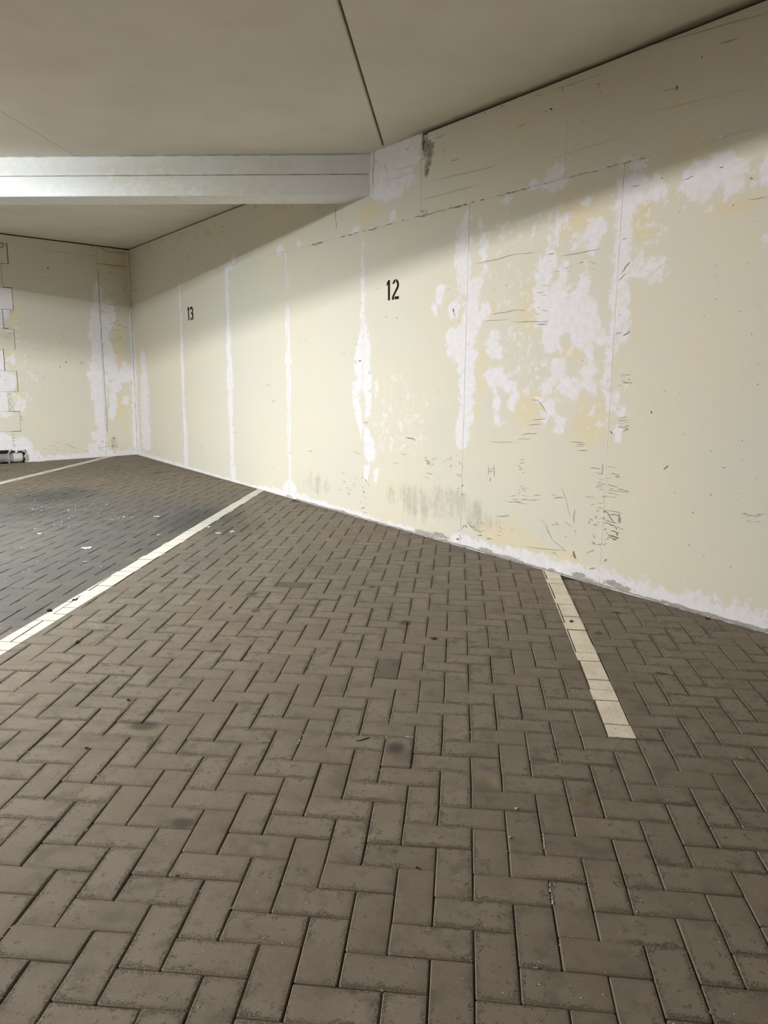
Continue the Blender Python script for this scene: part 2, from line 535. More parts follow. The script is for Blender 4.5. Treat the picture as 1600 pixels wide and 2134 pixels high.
for b, p, d, c3 in zip(BR, pix, dep, cen):
    b['px'] = p
    inside = d > 0.2 and -60 < p[0] < IW + 60 and 0 < p[1] < IH + 60
    b['size'] = (CAM_H - c3[2]) / max(d, 0.2) ** 3 if inside else 0.0
    b['tone'] = float(np.clip(RNG.normal(0, 0.032), -0.08, 0.08))
    b['dz'] = float(RNG.normal(0, 0.0009)); b['tilt'] = (float(RNG.normal(0, 0.0035)), float(RNG.normal(0, 0.0035)))
    b['t'] = int(RNG.integers(0, 5))


def nearest_brick(x, y):
    i = int(np.argmin(np.hypot(pix[:, 0] - x, pix[:, 1] - y)))
    return BR[i]


for x, y, t in [(628, 1217, -0.42), (812, 1384, -0.30), (640, 1330, -0.08), (870, 1790, -0.10), (800, 1870, -0.05), (150, 1735, -0.05), (1040, 1690, -0.10), (850, 1750, -0.12),
                (1320, 1520, -0.05), (640, 1905, -0.05), (1210, 1660, -0.04), (1080, 1930, -0.02)]:
    nearest_brick(x, y)['tone'] = t
order = sorted((i for i, b in enumerate(BR) if b['size'] > 0 and not b['cut']), key=lambda i: -BR[i]['size'])
single = set(order[:300])


def brick_matrix(b):
    m = b['mu'] if not b['vert'] else b['mv']
    w = b['mv'] if not b['vert'] else -b['mu']
    ang = math.atan2(m[1], m[0])
    sx, sy = np.linalg.norm(m) / 0.2, np.linalg.norm(w) / 0.1
    # keep the joint width true while the brick fills its cell
    M = Matrix.Translation((b['c'][0], b['c'][1], b['dz'])) @ Matrix.Rotation(ang, 4, 'Z') @ Matrix.Rotation(b['tilt'][0], 4, 'X') @ Matrix.Rotation(b['tilt'][1] * 0.5, 4, 'Y')
    return M @ Matrix.Diagonal((sx, sy, 1, 1))


shared = []
for v, f, e in TEMPL:
    m = bpy.data.meshes.new('brick')
    m.from_pydata([tuple(x) for x in v], [], f)
    a = m.attributes.new('edge', 'FLOAT', 'POINT'); a.data.foreach_set('value', e.astype(np.float32))
    m.materials.append(M_BRICK); m.update()
    shared.append(m)
JV, JF, JE, JT = [], [], [], []
nv = 0
for i, b in enumerate(BR):
    if i in single:
        o = bpy.data.objects.new('brick', shared[b['t']])
        COL.objects.link(o); o.parent = floor
        o.matrix_local = brick_matrix(b)
        o['tone'] = b['tone']
        continue
    if not b['cut']:
        v, f, e = TEMPL[b['t']]
        M = np.array(brick_matrix(b))
        w = v @ M[:3, :3].T + M[:3, 3]
        JV.append(w); JE.append(e); JT.append(np.full(len(v), b['tone']))
        JF += [tuple(x + nv for x in face) for face in f]; nv += len(v)
    else:                                                   # bricks cut to the line of a wall
        poly = [tuple(p) for p in b['q']]
        poly = clip_half(poly, NR, DR - 0.014); poly = clip_half(poly, NL, DL - 0.014) if len(poly) > 2 else poly
        if len(poly) < 3 or poly_area(poly) < 0.0006: continue
        r0 = inset(poly, GAP / 2); r1 = inset(r0, CH * 0.8) if len(r0) > 2 else []
        if len(r0) < 3 or len(r1) != len(r0): continue
        n = len(r0)
        v = [(x, y, -0.03) for x, y in r0] + [(x, y, -CH * 0.75) for x, y in r0] + [(x, y, b['dz']) for x, y in r1]
        f = [(k * n + a, k * n + (a + 1) % n, (k + 1) * n + (a + 1) % n, (k + 1) * n + a) for k in (0, 1) for a in range(n)] + [tuple(range(2 * n, 3 * n))]
        JV.append(np.array(v)); JE.append(np.full(3 * n, 0.6)); JT.append(np.full(3 * n, b['tone']))
        JF += [tuple(x + nv for x in face) for face in f]; nv += 3 * n
far = mesh_obj('bricks', np.concatenate(JV), JF, M_BRICK, floor, attrs={'edge': np.concatenate(JE), 'tone': np.concatenate(JT)})
tag(far, kind='stuff')


# ------------------------------------------------------------------ painted lines between the bays
def paint_line(label, quad, depth=0.0011, gap=0.0015):
    """a strip of paint over the bricks: one thin film on each brick it crosses"""
    cx, cy = sum(p[0] for p in quad) / 4, sum(p[1] for p in quad) / 4
    root = bpy.data.objects.new('parking_line', None)
    COL.objects.link(root)
    root.location = (cx, cy, zf(cx, cy)); root.rotation_euler = FLOOR_ROT
    tag(root, label, 'road marking', 'white lines between the bays')
    xs, ys = [p[0] for p in quad], [p[1] for p in quad]
    for b in BR:
        if b['c'][0] < min(xs) - 0.2 or b['c'][0] > max(xs) + 0.2 or b['c'][1] < min(ys) - 0.2 or b['c'][1] > max(ys) + 0.2: continue
        poly = inset([tuple(p) for p in b['q']], GAP / 2 + CH * 0.55)
        for i in range(4):
            a, c = quad[i], quad[(i + 1) % 4]
            ex, ey = c[0] - a[0], c[1] - a[1]; l = math.hypot(ex, ey)
            nx, ny = ey / l, -ex / l
            poly = clip_half(poly, (nx, ny), nx * a[0] + ny * a[1]) if len(poly) > 2 else []
        if len(poly) > 2: poly = clip_half(poly, NR, DR - 0.016)
        if len(poly) > 2: poly = clip_half(poly, NL, DL - 0.016)
        if len(poly) < 3 or poly_area(poly) < 0.0002: continue
        n = len(poly)
        z = b['dz']

        def zt(x, y):
            ang = math.atan2(b['mu'][1], b['mu'][0])
            lx, ly = x - b['c'][0], y - b['c'][1]
            if b['vert']:
                al, aw = ly, -lx
            else:
                al, aw = lx, ly
            return z + b['tilt'][0] * aw - b['tilt'][1] * 0.5 * al
        top = [(x - cx, y - cy, zt(x, y) + depth + 0.0006) for x, y in poly]
        bot = [(x - cx, y - cy, zt(x, y) - 0.001) for x, y in poly]
        f = [tuple(range(n))] + [((i + 1) % n, i, n + i, n + (i + 1) % n) for i in range(n)]
        mesh_obj('paint_patch', top + bot, f, M_LINE, root)
    return root


A8, B8, A8e, B8e = lat(8, 11.97), lat(9, 11.97), lat(8, 36), lat(9, 36)
paint_line('cream painted bay line on one row of bricks, at right, ending with a clean edge', [tuple(A8), tuple(B8), (B8e[0], 6.0), (A8e[0], 6.0)])
paint_line('long white painted bay line crossed by an oily smear, between the bays 12 and 13', [(-2.112, 2.2), (-1.998, 2.2), (-1.968, 8.2), (-2.066, 8.2)])
paint_line('thin far white bay line running to the left wall seam', [(-5.0, 5.2), (-4.9, 5.2), (-4.80, 10.9), (-4.90, 10.9)])


# ------------------------------------------------------------------ walls
def wall_frame(phi, d):
    M = Matrix.Rotation(phi + math.pi / 2, 4, 'Z')
    n = (math.cos(phi) * d, math.sin(phi) * d, 0.0)
    return Matrix.Translation(n) @ M


def ell(f, x, y, rx, ry):
    c = f(x, y); a, b = f(x - rx, y), f(x + rx, y); t, u = f(x, y - ry), f(x, y + ry)
    return c[0], c[1], abs(a[0] - b[0]) / 2, abs(t[1] - u[1]) / 2


class Paint:
    """soft masks painted on a wall in its own coordinates"""
    def __init__(self, f):
        self.f = f
        self.e = {k: [] for k in ('white', 'yellow', 'dirt', 'worn', 'bare')}
        self.base = {'white': -1.3, 'yellow': -0.35, 'dirt': -0.9, 'worn': 0.0, 'bare': -1.5}

    def spot(self, key, *items, k=1.0):
        for x, y, rx, ry in items:
            self.e[key].append((*ell(self.f, x, y, rx, ry), k))

    def chain(self, key, pts, k=1.0):
        """polyline (x, y, half width px)"""
        for (x0, y0, r0), (x1, y1, r1) in zip(pts, pts[1:]):
            n = max(1, int(math.hypot(x1 - x0, y1 - y0) / 9))
            for i in range(n + 1):
                t = i / n; r = r0 + (r1 - r0) * t
                self.spot(key, (x0 + (x1 - x0) * t, y0 + (y1 - y0) * t, r, max(r, 9)), k=k)

    def values(self, s, z):
        out = {}
        for key, lst in self.e.items():
            v = np.full(s.shape, self.base[key])
            for cs, cz, rs, rz, k in lst:
                d = 1.0 - np.sqrt(((s - cs) / rs) ** 2 + ((z - cz) / rz) ** 2)
                if key == 'white':
                    d = np.clip(d * min(rs, rz) / 0.055 + 0.07, -2, 0.9 * k)
                elif key == 'bare':
                    d = np.clip(d * 1.6, -2, k)
                else:
                    d = np.clip(d * 1.2, -2, k * 0.7)
                v = np.maximum(v, d)
            out[key] = np.maximum(v, -1.5)
        return out


def wall_panel(name, parent, s0, s1, z0, z1, off, step, paint, mat, holes=None, disp=None, edge=0.0022):
    """one cast panel: a gridded face turned to the room (local +Y), chamfered rim, real thickness"""
    ns, nz = max(2, int(round((s1 - s0) / step))), max(2, int(round((z1 - z0) / step)))
    gs = np.concatenate([[s0], np.linspace(s0 + edge, s1 - edge, ns + 1), [s1]])
    gz = np.concatenate([[z0], np.linspace(z0 + edge, z1 - edge, nz + 1), [z1]])
    S, Z = np.meshgrid(gs, gz)
    Y = np.full(S.shape, off)
    Y[0, :] -= edge * 0.7; Y[-1, :] -= edge * 0.7; Y[:, 0] -= edge * 0.7; Y[:, -1] -= edge * 0.7
    att = paint.values(S, Z)
    if disp is not None: Y = Y + disp(S, Z)
    h, w = S.shape
    v = np.stack([S, Y, Z], -1).reshape(-1, 3)
    f = []
    for r in range(h - 1):
        for c in range(w - 1):
            if holes is not None and holes((gs[c] + gs[c + 1]) / 2, (gz[r] + gz[r + 1]) / 2): continue
            a = r * w + c
            f.append((a + 1, a, a + w, a + w + 1))
    # rim going back into the wall
    rim = [r for r in range(w)] + [r * w + w - 1 for r in range(1, h)] + [(h - 1) * w + c for c in range(w - 2, -1, -1)] + [r * w for r in range(h - 2, 0, -1)]
    n0 = len(v)
    back = v[rim].copy(); back[:, 1] -= 0.05
    v = np.concatenate([v, back])
    m = len(rim)
    for i in range(m):
        f.append((rim[i], rim[(i + 1) % m], n0 + (i + 1) % m, n0 + i))
    A = {k: np.concatenate([x.reshape(-1), x.reshape(-1)[rim]]) for k, x in att.items()}
    return mesh_obj(name, v, f, mat, parent, attrs=A)


def ragged_strip(name, parent, p0, p1, width, proud, mat, step=0.03, jw=0.4, jy=0.5, skip=0.0):
    """a thin uneven ridge of paint or mortar along a line (s, z) on a wall"""
    L = math.hypot(p1[0] - p0[0], p1[1] - p0[1]); n = max(2, int(L / step))
    ds, dz = (p1[0] - p0[0]) / L, (p1[1] - p0[1]) / L
    ns, nz = -dz, ds
    v, f = [], []
    for i in range(n + 1):
        t = i / n * L
        cs, cz = p0[0] + ds * t, p0[1] + dz * t
        wob = random.uniform(-1, 1) * width * 0.15
        wa, wb = width / 2 * (1 + random.uniform(-jw, jw)), width / 2 * (1 + random.uniform(-jw, jw))
        pr = proud * (1 + random.uniform(-jy, jy)) if random.random() > skip else -0.002
        for o, y in ((-wa, -0.004), (-wa * 0.5, pr), (wb * 0.5, pr), (wb, -0.004)):
            v.append((cs + ns * (o + wob), y, cz + nz * (o + wob)))
    for i in range(n):
        for k in range(3):
            a = i * 4 + k
            f.append((a, a + 1, a + 5, a + 4))
    return mesh_obj(name, v, f, mat, parent)


# ---- right wall
PR = Paint(wr)
# white streaks that follow the panel seams
PR.chain('white', [(976, 440, 5), (968, 480, 14), (965, 540, 18), (967, 600, 12)])
PR.chain('white', [(985, 600, 16), (982, 680, 14), (965, 700, 24), (968, 745, 22), (972, 780, 17), (970, 850, 15), (966, 900, 14), (963, 925, 10)])
PR.spot('white', (946, 700, 14, 18), (950, 725, 18, 20), (917, 615, 9, 24), (908, 640, 6, 12), (944, 645, 12, 18), (990, 600, 14, 30), (1006, 520, 9, 30), (1000, 470, 6, 14), (1010, 645, 10, 20))
PR.chain('white', [(757, 500, 2.5), (756, 560, 3), (756, 640, 4), (758, 680, 8), (758, 720, 13), (757, 760, 15), (756, 800, 15)])
PR.chain('white', [(766, 740, 8), (766, 800, 8), (767, 860, 6)])
PR.chain('white', [(744, 800, 8), (742, 830, 9), (746, 860, 7), (752, 900, 3)])
PR.spot('white', (770, 940, 12, 26), (764, 905, 7, 14), (782, 885, 6, 4), (765, 985, 6, 18), (783, 990, 5, 16), (785, 810, 4, 14))
PR.chain('white', [(597, 540, 1.5), (599, 640, 2.2), (600, 750, 4), (602, 800, 4), (602, 860, 3), (603, 1000, 3)])
PR.spot('white', (601, 754, 6, 8), (604, 1020, 14, 18), (583, 522, 7, 11), (624, 508, 4, 6))
PR.chain('white', [(472, 560, 4), (474, 640, 3), (476, 700, 4), (479, 780, 6), (480, 850, 5), (482, 900, 4), (485, 1000, 3)])
PR.spot('white', (478, 556, 8, 6), (486, 540, 4, 10), (487, 985, 4, 18))
PR.chain('white', [(374, 590, 1.5), (378, 700, 1.8), (380, 765, 3), (383, 850, 2), (387, 900, 4), (388, 970, 4)])
PR.chain('white', [(298, 740, 4), (302, 800, 8), (302, 860, 9), (306, 930, 10)])
PR.chain('white', [(276, 700, 5), (282, 850, 5), (287, 940, 6)])
# the large worn area between the two nearest seams
PR.spot('white', (1137, 560, 16, 36), (1150, 540, 12, 22), (1128, 600, 16, 40), (1135, 640, 22, 40), (1160, 620, 20, 40), (1175, 570, 12, 30), (1172, 660, 34, 40), (1150, 700, 20, 38),
        (1200, 650, 28, 44), (1215, 600, 14, 26), (1212, 690, 22, 36), (1235, 690, 20, 34), (1230, 640, 14, 24), (1228, 730, 12, 26), (1252, 700, 16, 20), (1165, 770, 20, 26),
        (1180, 800, 22, 20), (1150, 792, 18, 14), (1140, 810, 14, 12), (1190, 820, 14, 10), (1226, 780, 14, 26), (1232, 810, 10, 18), (1236, 850, 6, 14), (1142, 850, 12, 22),
        (1125, 835, 10, 8), (1133, 870, 6, 16), (1025, 715, 10, 18), (1032, 735, 16, 14), (1022, 780, 16, 16), (1038, 795, 22, 14), (1062, 805, 18, 14), (1072, 830, 10, 18),
        (1065, 840, 8, 16), (1034, 840, 6, 26), (1036, 875, 8, 16), (1048, 880, 8, 6), (1030, 700, 10, 14), (1170, 880, 10, 8), (1166, 895, 8, 6))
PR.spot('white', (1238, 480, 22, 24), (1215, 495, 16, 14), (1252, 470, 12, 20), (1234, 510, 8, 14), (1176, 452, 10, 8), (1200, 510, 10, 8), (1162, 470, 5, 22), (1157, 510, 4, 24), (1144, 497, 8, 12), (1145, 455, 5, 12), (1225, 420, 10, 10))
# seam nearest the right edge
PR.chain('white', [(1305, 385, 24), (1302, 430, 22), (1298, 470, 18), (1295, 520, 20), (1300, 560, 20), (1298, 600, 12), (1296, 660, 11), (1292, 705, 12)])
PR.chain('white', [(1286, 560, 10), (1282, 640, 14), (1276, 700, 10), (1268, 760, 8), (1264, 820, 8), (1270, 850, 6)])
PR.spot('white', (1330, 400, 22, 26), (1318, 430, 16, 26), (1368, 395, 20, 28), (1300, 340, 14, 12), (1325, 345, 18, 12), (1285, 820, 6, 20), (1296, 860, 6, 12), (1290, 900, 10, 18), (1304, 800, 6, 12), (1284, 650, 12, 40))
PR.spot('white', (1440, 380, 20, 34), (1470, 375, 34, 34), (1462, 400, 24, 24), (1510, 360, 36, 24), (1530, 385, 22, 24), (1490, 340, 40, 14), (1550, 345, 14, 16), (1598, 365, 12, 26), (1595, 505, 8, 14))
PR.spot('white', (1366, 560, 28, 30), (1330, 560, 16, 20), k=0.3)
PR.spot('white', (1157, 358, 16, 18), (1156, 385, 22, 12), (1112, 385, 14, 10), (1140, 382, 20, 10), (1060, 415, 14, 8))
# by the beam
PR.spot('white', (800, 350, 30, 50), (830, 335, 44, 46), (848, 320, 28, 48), (800, 395, 30, 20), (835, 380, 34, 18), (818, 448, 6, 11), (742, 478, 9, 8), (815, 410, 18, 12))
# whitewashed foot of the wall
for x0, y0, h0, x1, y1, h1 in [(300, 950, 8, 480, 1006, 7), (480, 1006, 7, 560, 1028, 10), (560, 1028, 14, 640, 1046, 13), (640, 1046, 8, 760, 1080, 9), (760, 1080, 7, 900, 1118, 5), (955, 1130, 18, 1010, 1148, 20),
                                (1010, 1148, 14, 1060, 1160, 16), (1060, 1160, 24, 1180, 1196, 28), (1180, 1196, 22, 1230, 1212, 26), (1230, 1212, 32, 1290, 1230, 36), (1290, 1230, 30, 1420, 1266, 30), (1420, 1266, 34, 1520, 1296, 34), (1520, 1296, 38, 1640, 1332, 44)]:
    n = int((x1 - x0) / 10) + 1
    for i in range(n + 1):
        t = i / n
        PR.spot('white', (x0 + (x1 - x0) * t, y0 + (y1 - y0) * t, 14, h0 + (h1 - h0) * t))
# broken-off skin low down
PR.spot('bare', (890, 1112, 26, 6), (915, 1116, 22, 7), (875, 1108, 12, 6), (1040, 1160, 30, 5), (1060, 1163, 24, 6), (1095, 1178, 22, 5), (1010, 1145, 16, 4), (1205, 1198, 20, 7), (1232, 1212, 26, 7), (1280, 1218, 26, 8), (1300, 1226, 24, 6), (1150, 1188, 12, 4),
        (1340, 1243, 20, 3), (1376, 1252, 16, 2.5), (1470, 1281, 60, 3.5), (1560, 1306, 20, 6), (710, 1066, 22, 4), (600, 1035, 10, 4))
PR.spot('bare', (886, 300, 7, 22), (896, 305, 9, 14), (893, 330, 6, 22), (889, 352, 3.5, 16), k=1.0)
# yellowed and dirty areas
PR.spot('yellow', (1120, 1150, 70, 26), (1070, 1130, 40, 22), (1170, 1165, 24, 16), (770, 445, 26, 22), (1005, 780, 16, 60), (1210, 440, 60, 60), (1330, 440, 30, 40), (1230, 870, 40, 60), (1180, 740, 40, 20), (1440, 300, 60, 50),
        (1530, 430, 60, 20), (1100, 650, 40, 60), (1020, 640, 10, 20), (1340, 480, 30, 30), (1100, 850, 50, 40), (985, 860, 14, 30),  (1040, 1110, 70, 30))
PR.spot('dirt', (870, 1045, 40, 36), (930, 1050, 40, 40), (905, 1060, 60, 30), (968, 1048, 18, 26), (985, 1070, 30, 30), (1000, 1085, 40, 20), (660, 1010, 30, 24), (813, 1030, 12, 26), (840, 1030, 10, 24), k=0.75)
PR.spot('worn', (1130, 700, 190, 260), (1000, 560, 120, 120), (1330, 480, 120, 150), (1480, 400, 160, 70), (1250, 830, 120, 110), (830, 880, 90, 140), (1080, 480, 200, 70), k=1.0)

wall_right = bm_obj('wall_right', box_bm(-7.0, SRC + 0.3, -0.36, -0.03, -0.4, CEIL + 0.02), M_VOID)
wall_right.matrix_world = wall_frame(PHI, DR)
tag(wall_right, 'cream painted concrete wall with peeling white patches and bay numbers', kind='structure')

SEAMS = [2.781, 4.028, 5.284, 6.541, 7.845, 9.17]


def chip_disp(S, Z):
    """the knocked-out corner below the ceiling"""
    d = np.zeros(S.shape)
    for x, y, rx, ry in [(884, 293, 6, 26), (896, 307, 9, 14), (898, 316, 8, 10), (893, 335, 5, 24), (889, 352, 3, 16)]:
        cs, cz, rs, rz = ell(wr, x, y, rx, ry)
        d = np.minimum(d, -0.02 * np.clip(1.3 - np.sqrt(((S - cs) / rs) ** 2 + ((Z - cz) / rz) ** 2), 0, 1))
    return d + np.where(d < -0.002, RNG.normal(0, 0.0035, S.shape), 0)


bounds = [-7.0, -0.5, 0.6, 1.53] + SEAMS + [SRC]
for i in range(len(bounds) - 1):
    s0, s1 = bounds[i], bounds[i + 1]
    step = 0.014 if s1 > 1.5 and s0 > 1.0 else (0.03 if s0 > 0 else 0.3)
    wall_panel('wall_panel', wall_right, s0 + 0.0006, s1 - 0.0006, -0.12, ZJ - 0.002, [0.0, 0.0015, -0.001, 0.001][i % 4], step, PR, M_WALL)
ub = [(-7.0, 0.4), (0.4, 3.2), (3.2, 4.55), (4.55, 5.2), (5.2, 7.74), (7.74, SRC)]
for i, (s0, s1) in enumerate(ub):
    top = CEIL - (0.0 if i == 3 else 0.016)
    wall_panel('upper_wall_panel', wall_right, s0 + 0.0003, s1 - 0.0003, ZJ + 0.001, top, 0.002 + 0.0006 * (i % 2), 0.014 if s0 > 0 else 0.2, PR, M_WALL, disp=chip_disp if i == 2 else None, edge=0.0015)
M_SEAMR = M_WALL
for s in SEAMS:
    ragged_strip('seam_ridge', wall_right, (s, zf(*(NR * DR + TR * s)) - 0.02), (s, ZJ - 0.01), 0.009, 0.0026, M_SEAM, step=0.05, jw=0.3, jy=0.35, skip=0.03)
for a, b in [(1.0, 3.1), (3.1, 5.2), (5.2, 7.6), (7.6, SRC - 0.3)]:
    ragged_strip('joint_ridge', wall_right, (a, ZJ), (b, ZJ), 0.016, 0.004, M_SEAM, step=0.02, jw=0.6, jy=0.9, skip=0.25)
# mortar fillet at the foot of the wall
for a, b, w, mt in [(1.2, 2.35, 0.03, M_MORTAR), (2.35, 3.4, 0.014, M_MORTAR), (3.4, 4.4, 0.022, M_MORTAR), (4.4, 6.4, 0.012, M_MORTAR), (6.4, SRC, 0.010, M_SEAM)]:
    za, zb = zf(*(NR * DR + TR * a)), zf(*(NR * DR + TR * b))
    ragged_strip('mortar_fillet', wall_right, (a, za + w * 0.25), (b, zb + w * 0.25), w, 0.006, mt, step=0.03, jw=0.5, jy=0.6)

# ---- left wall (meets the right one in the far corner)
PL = Paint(wl)
PL.chain('white', [(203, 590, 6), (205, 640, 14), (203, 680, 16), (206, 720, 14), (208, 760, 16), (206, 800, 18), (208, 850, 14), (212, 890, 10), (214, 930, 10)])
PL.chain('white', [(222, 640, 16), (228, 660, 14), (216, 700, 8), (228, 730, 9), (235, 780, 14), (252, 785, 14), (266, 785, 10)])
PL.spot('white', (236, 830, 8, 26), (232, 860, 8, 14), (240, 805, 14, 14), (263, 770, 12, 18), (262, 835, 8, 8), (194, 700, 8, 10), (186, 782, 6, 12), (195, 908, 6, 8), (205, 935, 22, 12), (276, 700, 4, 60), (281, 880, 5, 60))
PL.spot('white', (25, 748, 6, 9), (42, 845, 12, 14), (10, 640, 12, 26), (48, 935, 22, 26), (62, 950, 20, 16), (8, 620, 12, 20), (30, 930, 14, 14))
for i in range(25):
    x = 60 + i * 9
    PL.spot('white', (x, 962 - i * 0.6, 10, 8 + 3 * (i % 2)))
PL.spot('yellow', (243, 720, 22, 50), (240, 690, 24, 30), (248, 755, 12, 18), (235, 555, 26, 26), (256, 540, 12, 40), (22, 740, 16, 30), (30, 660, 12, 30), (36, 810, 12, 30), (250, 850, 20, 40), k=1.3)
PL.spot('dirt', (235, 925, 10, 14), k=0.3)
PL.spot('worn', (215, 760, 60, 200), (40, 780, 60, 160))
PL.spot('bare', (57, 955, 5, 9), (52, 942, 4, 4))
wall_left = bm_obj('wall_left', box_bm(SLC - 0.3, SLC + 8.0, -0.42, -0.21, -0.4, CEIL + 0.02), M_VOID)
wall_left.matrix_world = wall_frame(PHL, DL)
tag(wall_left, 'short cream painted wall with white peeling seam and toothed block edge', kind='structure')
S_SEAM = 0.5 * (wl(203, 600)[0] + wl(222, 900)[0])
# recess broken into the foot of the wall
ra, rb = wl(53, 940), wl(0, 963)
REC = (ra[0], ra[0] + 1.05, -0.2, ra[1])


def toothed(z):
    return TOOTH[min(max(int((z - TZ0) / TH), 0), len(TOOTH) - 1)]


TZ0, TH = wl(20, 940)[1] , 0.0
TOP_ROWS = [(938, 27), (899, 44), (858, 19), (816, 38), (773, 10), (728, 32), (686, 8), (645, 28), (600, 6), (550, 17), (508, 0)]
rows = [(wl(20, y)[1], wl(x, y)[0]) for y, x in TOP_ROWS]
SW0 = SLC
S_TOOTH = max(r[1] for r in rows) + 0.02


def hole_left(s, z):
    if REC[0] + 0.012 * math.sin(z * 160) < s < REC[1] and z < REC[3] + 0.012 * math.sin(s * 70): return True
    for k, (zr, sr) in enumerate(rows):
        z1 = rows[k + 1][0] if k + 1 < len(rows) else CEIL
        if zr <= z < z1 and s > sr: return True
    return False


wall_panel('wall_panel', wall_left, SLC + 0.002, S_SEAM - 0.0015, -0.1, CEIL - 0.016, 0.0, 0.014, PL, M_WALL)
wall_panel('wall_panel', wall_left, S_SEAM + 0.0015, S_TOOTH, -0.1, CEIL - 0.016, 0.0015, 0.011, PL, M_WALL, holes=hole_left)
ragged_strip('seam_ridge', wall_left, (S_SEAM, 0.18), (S_SEAM, 2.85), 0.007, -0.001, M_MORTAR, step=0.06, jw=0.6, jy=0.3)
ragged_strip('seam_ridge', wall_left, (SLC + 0.012, 0.18), (SLC + 0.012, CEIL - 0.03), 0.022, 0.008, M_SEAM, step=0.06, jw=0.3, jy=0.4)
# the block masonry beyond the toothed edge, each block on its own
PB = Paint(wl); PB.base['white'] = -0.45; PB.base['yellow'] = -0.1
PB.spot('white', (10, 640, 30, 50), (10, 830, 25, 40), (20, 795, 16, 18), (10, 930, 20, 30), (5, 760, 10, 30))
JG = 0.0015
S_END = SLC + 4.0
for k, (zr, sr) in enumerate(rows):
    z1 = rows[k + 1][0] if k + 1 < len(rows) else CEIL - 0.012
    if z1 - zr < 0.05: continue
    s = sr
    first = random.uniform(0.18, 0.42)
    c = 0
    while s < S_END - 0.02:
        ln = min(first if c == 0 else 0.5, S_END - s)
        if S_END - s - ln < 0.12: ln = S_END - s
        c += 1
        wall_panel('block', wall_left, s + JG, s + ln - JG * 0.3, zr + JG * 0.6, z1 - JG * 0.6, 0.001 + random.uniform(-0.003, 0.003), 0.03, PB, M_WALL, edge=0.004)
        s += ln
wall_panel('block', wall_left, REC[1], S_END, -0.1, rows[0][0] - 0.001, 0.0, 0.1, PB, M_WALL)
wall_panel('wall_panel', wall_left, S_END + 0.001, SLC + 8.0, -0.1, CEIL - 0.016, 0.0, 0.25, PB, M_WALL)
# lining of the recess: two flat courses, its back and its broken end
lin = bm_obj('recess_back', box_bm(REC[0] - 0.05, REC[1], -0.20, -0.17, -0.1, REC[3] + 0.05), M_MORTAR, wall_left)
ragged_strip('broken_edge', wall_left, (REC[0] - 0.006, 0.16), (REC[0] - 0.006, REC[3] + 0.01), 0.03, 0.004, M_MORTAR, step=0.012, jw=0.9, jy=1.0)
ragged_strip('broken_edge', wall_left, (REC[0] - 0.01, REC[3] + 0.008), (REC[0] + 0.4, REC[3] + 0.004), 0.016, 0.003, M_VOID, step=0.014, jw=0.9, jy=1.0)

# ---- walls that close the garage outside the picture
wall_rear = bm_obj('wall_rear', box_bm(P_L[0] - 0.2, P_R[0] + 0.2, -8.3, -8.0, -0.5, CEIL + 0.02), M_REAR)
tag(wall_rear, 'plain pale wall closing the garage behind the viewer', kind='structure')
wall_side = bm_obj('wall_side', box_bm(P_L[0] - 0.3, P_L[0], -8.3, P_L[1] + 0.2, -0.5, CEIL + 0.02), M_REAR)
tag(wall_side, 'plain pale side wall of the garage out of view', kind='structure')
wall_near = bm_obj('wall_near', box_bm(P_R[0], P_R[0] + 0.3, -8.3, P_R[1] + 0.1, -0.5, CEIL + 0.02), M_REAR)
tag(wall_near, 'plain pale wall beside the driving lane out of view', kind='structure')

# ------------------------------------------------------------------ ceiling of broad concrete slabs
ceiling = bm_obj('ceiling', box_bm(P_L[0] - 0.5, P_R[0] + 0.5, -8.5, 11.5, CEIL + 0.16, CEIL + 0.3), M_VOID)
tag(ceiling, 'pale concrete ceiling slabs with dark open seam', kind='structure')
BA = math.radians(1.549)
BEAM_Y = lambda x: 6.281 + 0.02705 * (x + 3.772)


def slab(x0, x1, y0, y1, g0, g1):
    """a ceiling slab with chamfered long edges; ends follow the slightly skewed beams"""
    prof = [(x0 + g0, 0.14), (x0 + g0, 0.006), (x0 + g0 + 0.006, 0.0), (x1 - g1 - 0.006, 0.0), (x1 - g1, 0.006), (x1 - g1, 0.14)]
    v = [(x, y0(x), CEIL + z) for x, z in prof] + [(x, y1(x), CEIL + z) for x, z in prof]
    n = len(prof)
    f = [tuple(range(n)), tuple(range(2 * n - 1, n - 1, -1))] + [((i + 1) % n, i, n + i, n + (i + 1) % n) for i in range(n)]
    return mesh_obj('ceiling_slab', v, f, M_CEIL, ceiling)


B2 = -4.85            # beam spacing
near = [P_L[0] - 0.4, -8.2, -5.67, -3.138, -0.606, 1.93, 4.46, P_R[0] + 0.4]
gaps = [0.0, 0.001, 0.001, 0.0012, 0.008, 0.004, 0.002, 0.0]
for i in range(len(near) - 1):
    for r in (0, 1, 2):
        slab(near[i], near[i + 1], (lambda x, r=r: BEAM_Y(x) + B2 * (r + 1) + 0.1), (lambda x, r=r: BEAM_Y(x) + B2 * r + 0.1), gaps[i], gaps[i + 1])
farx = [P_L[0] - 0.4, -7.42, -4.891, -2.36, 0.2]
for i in range(len(farx) - 1):
    slab(farx[i], farx[i + 1], lambda x: BEAM_Y(x) + 0.1, lambda x: 11.4, 0.0016, 0.0016)
# the seam is closed with mortar just before the beam
bm_obj('mortar_plug', box_bm(-0.62, -0.592, 6.17, 6.42, CEIL + 0.001, CEIL + 0.1), M_CEIL, ceiling)


# ------------------------------------------------------------------ beams
class PBeam(Paint):
    pass


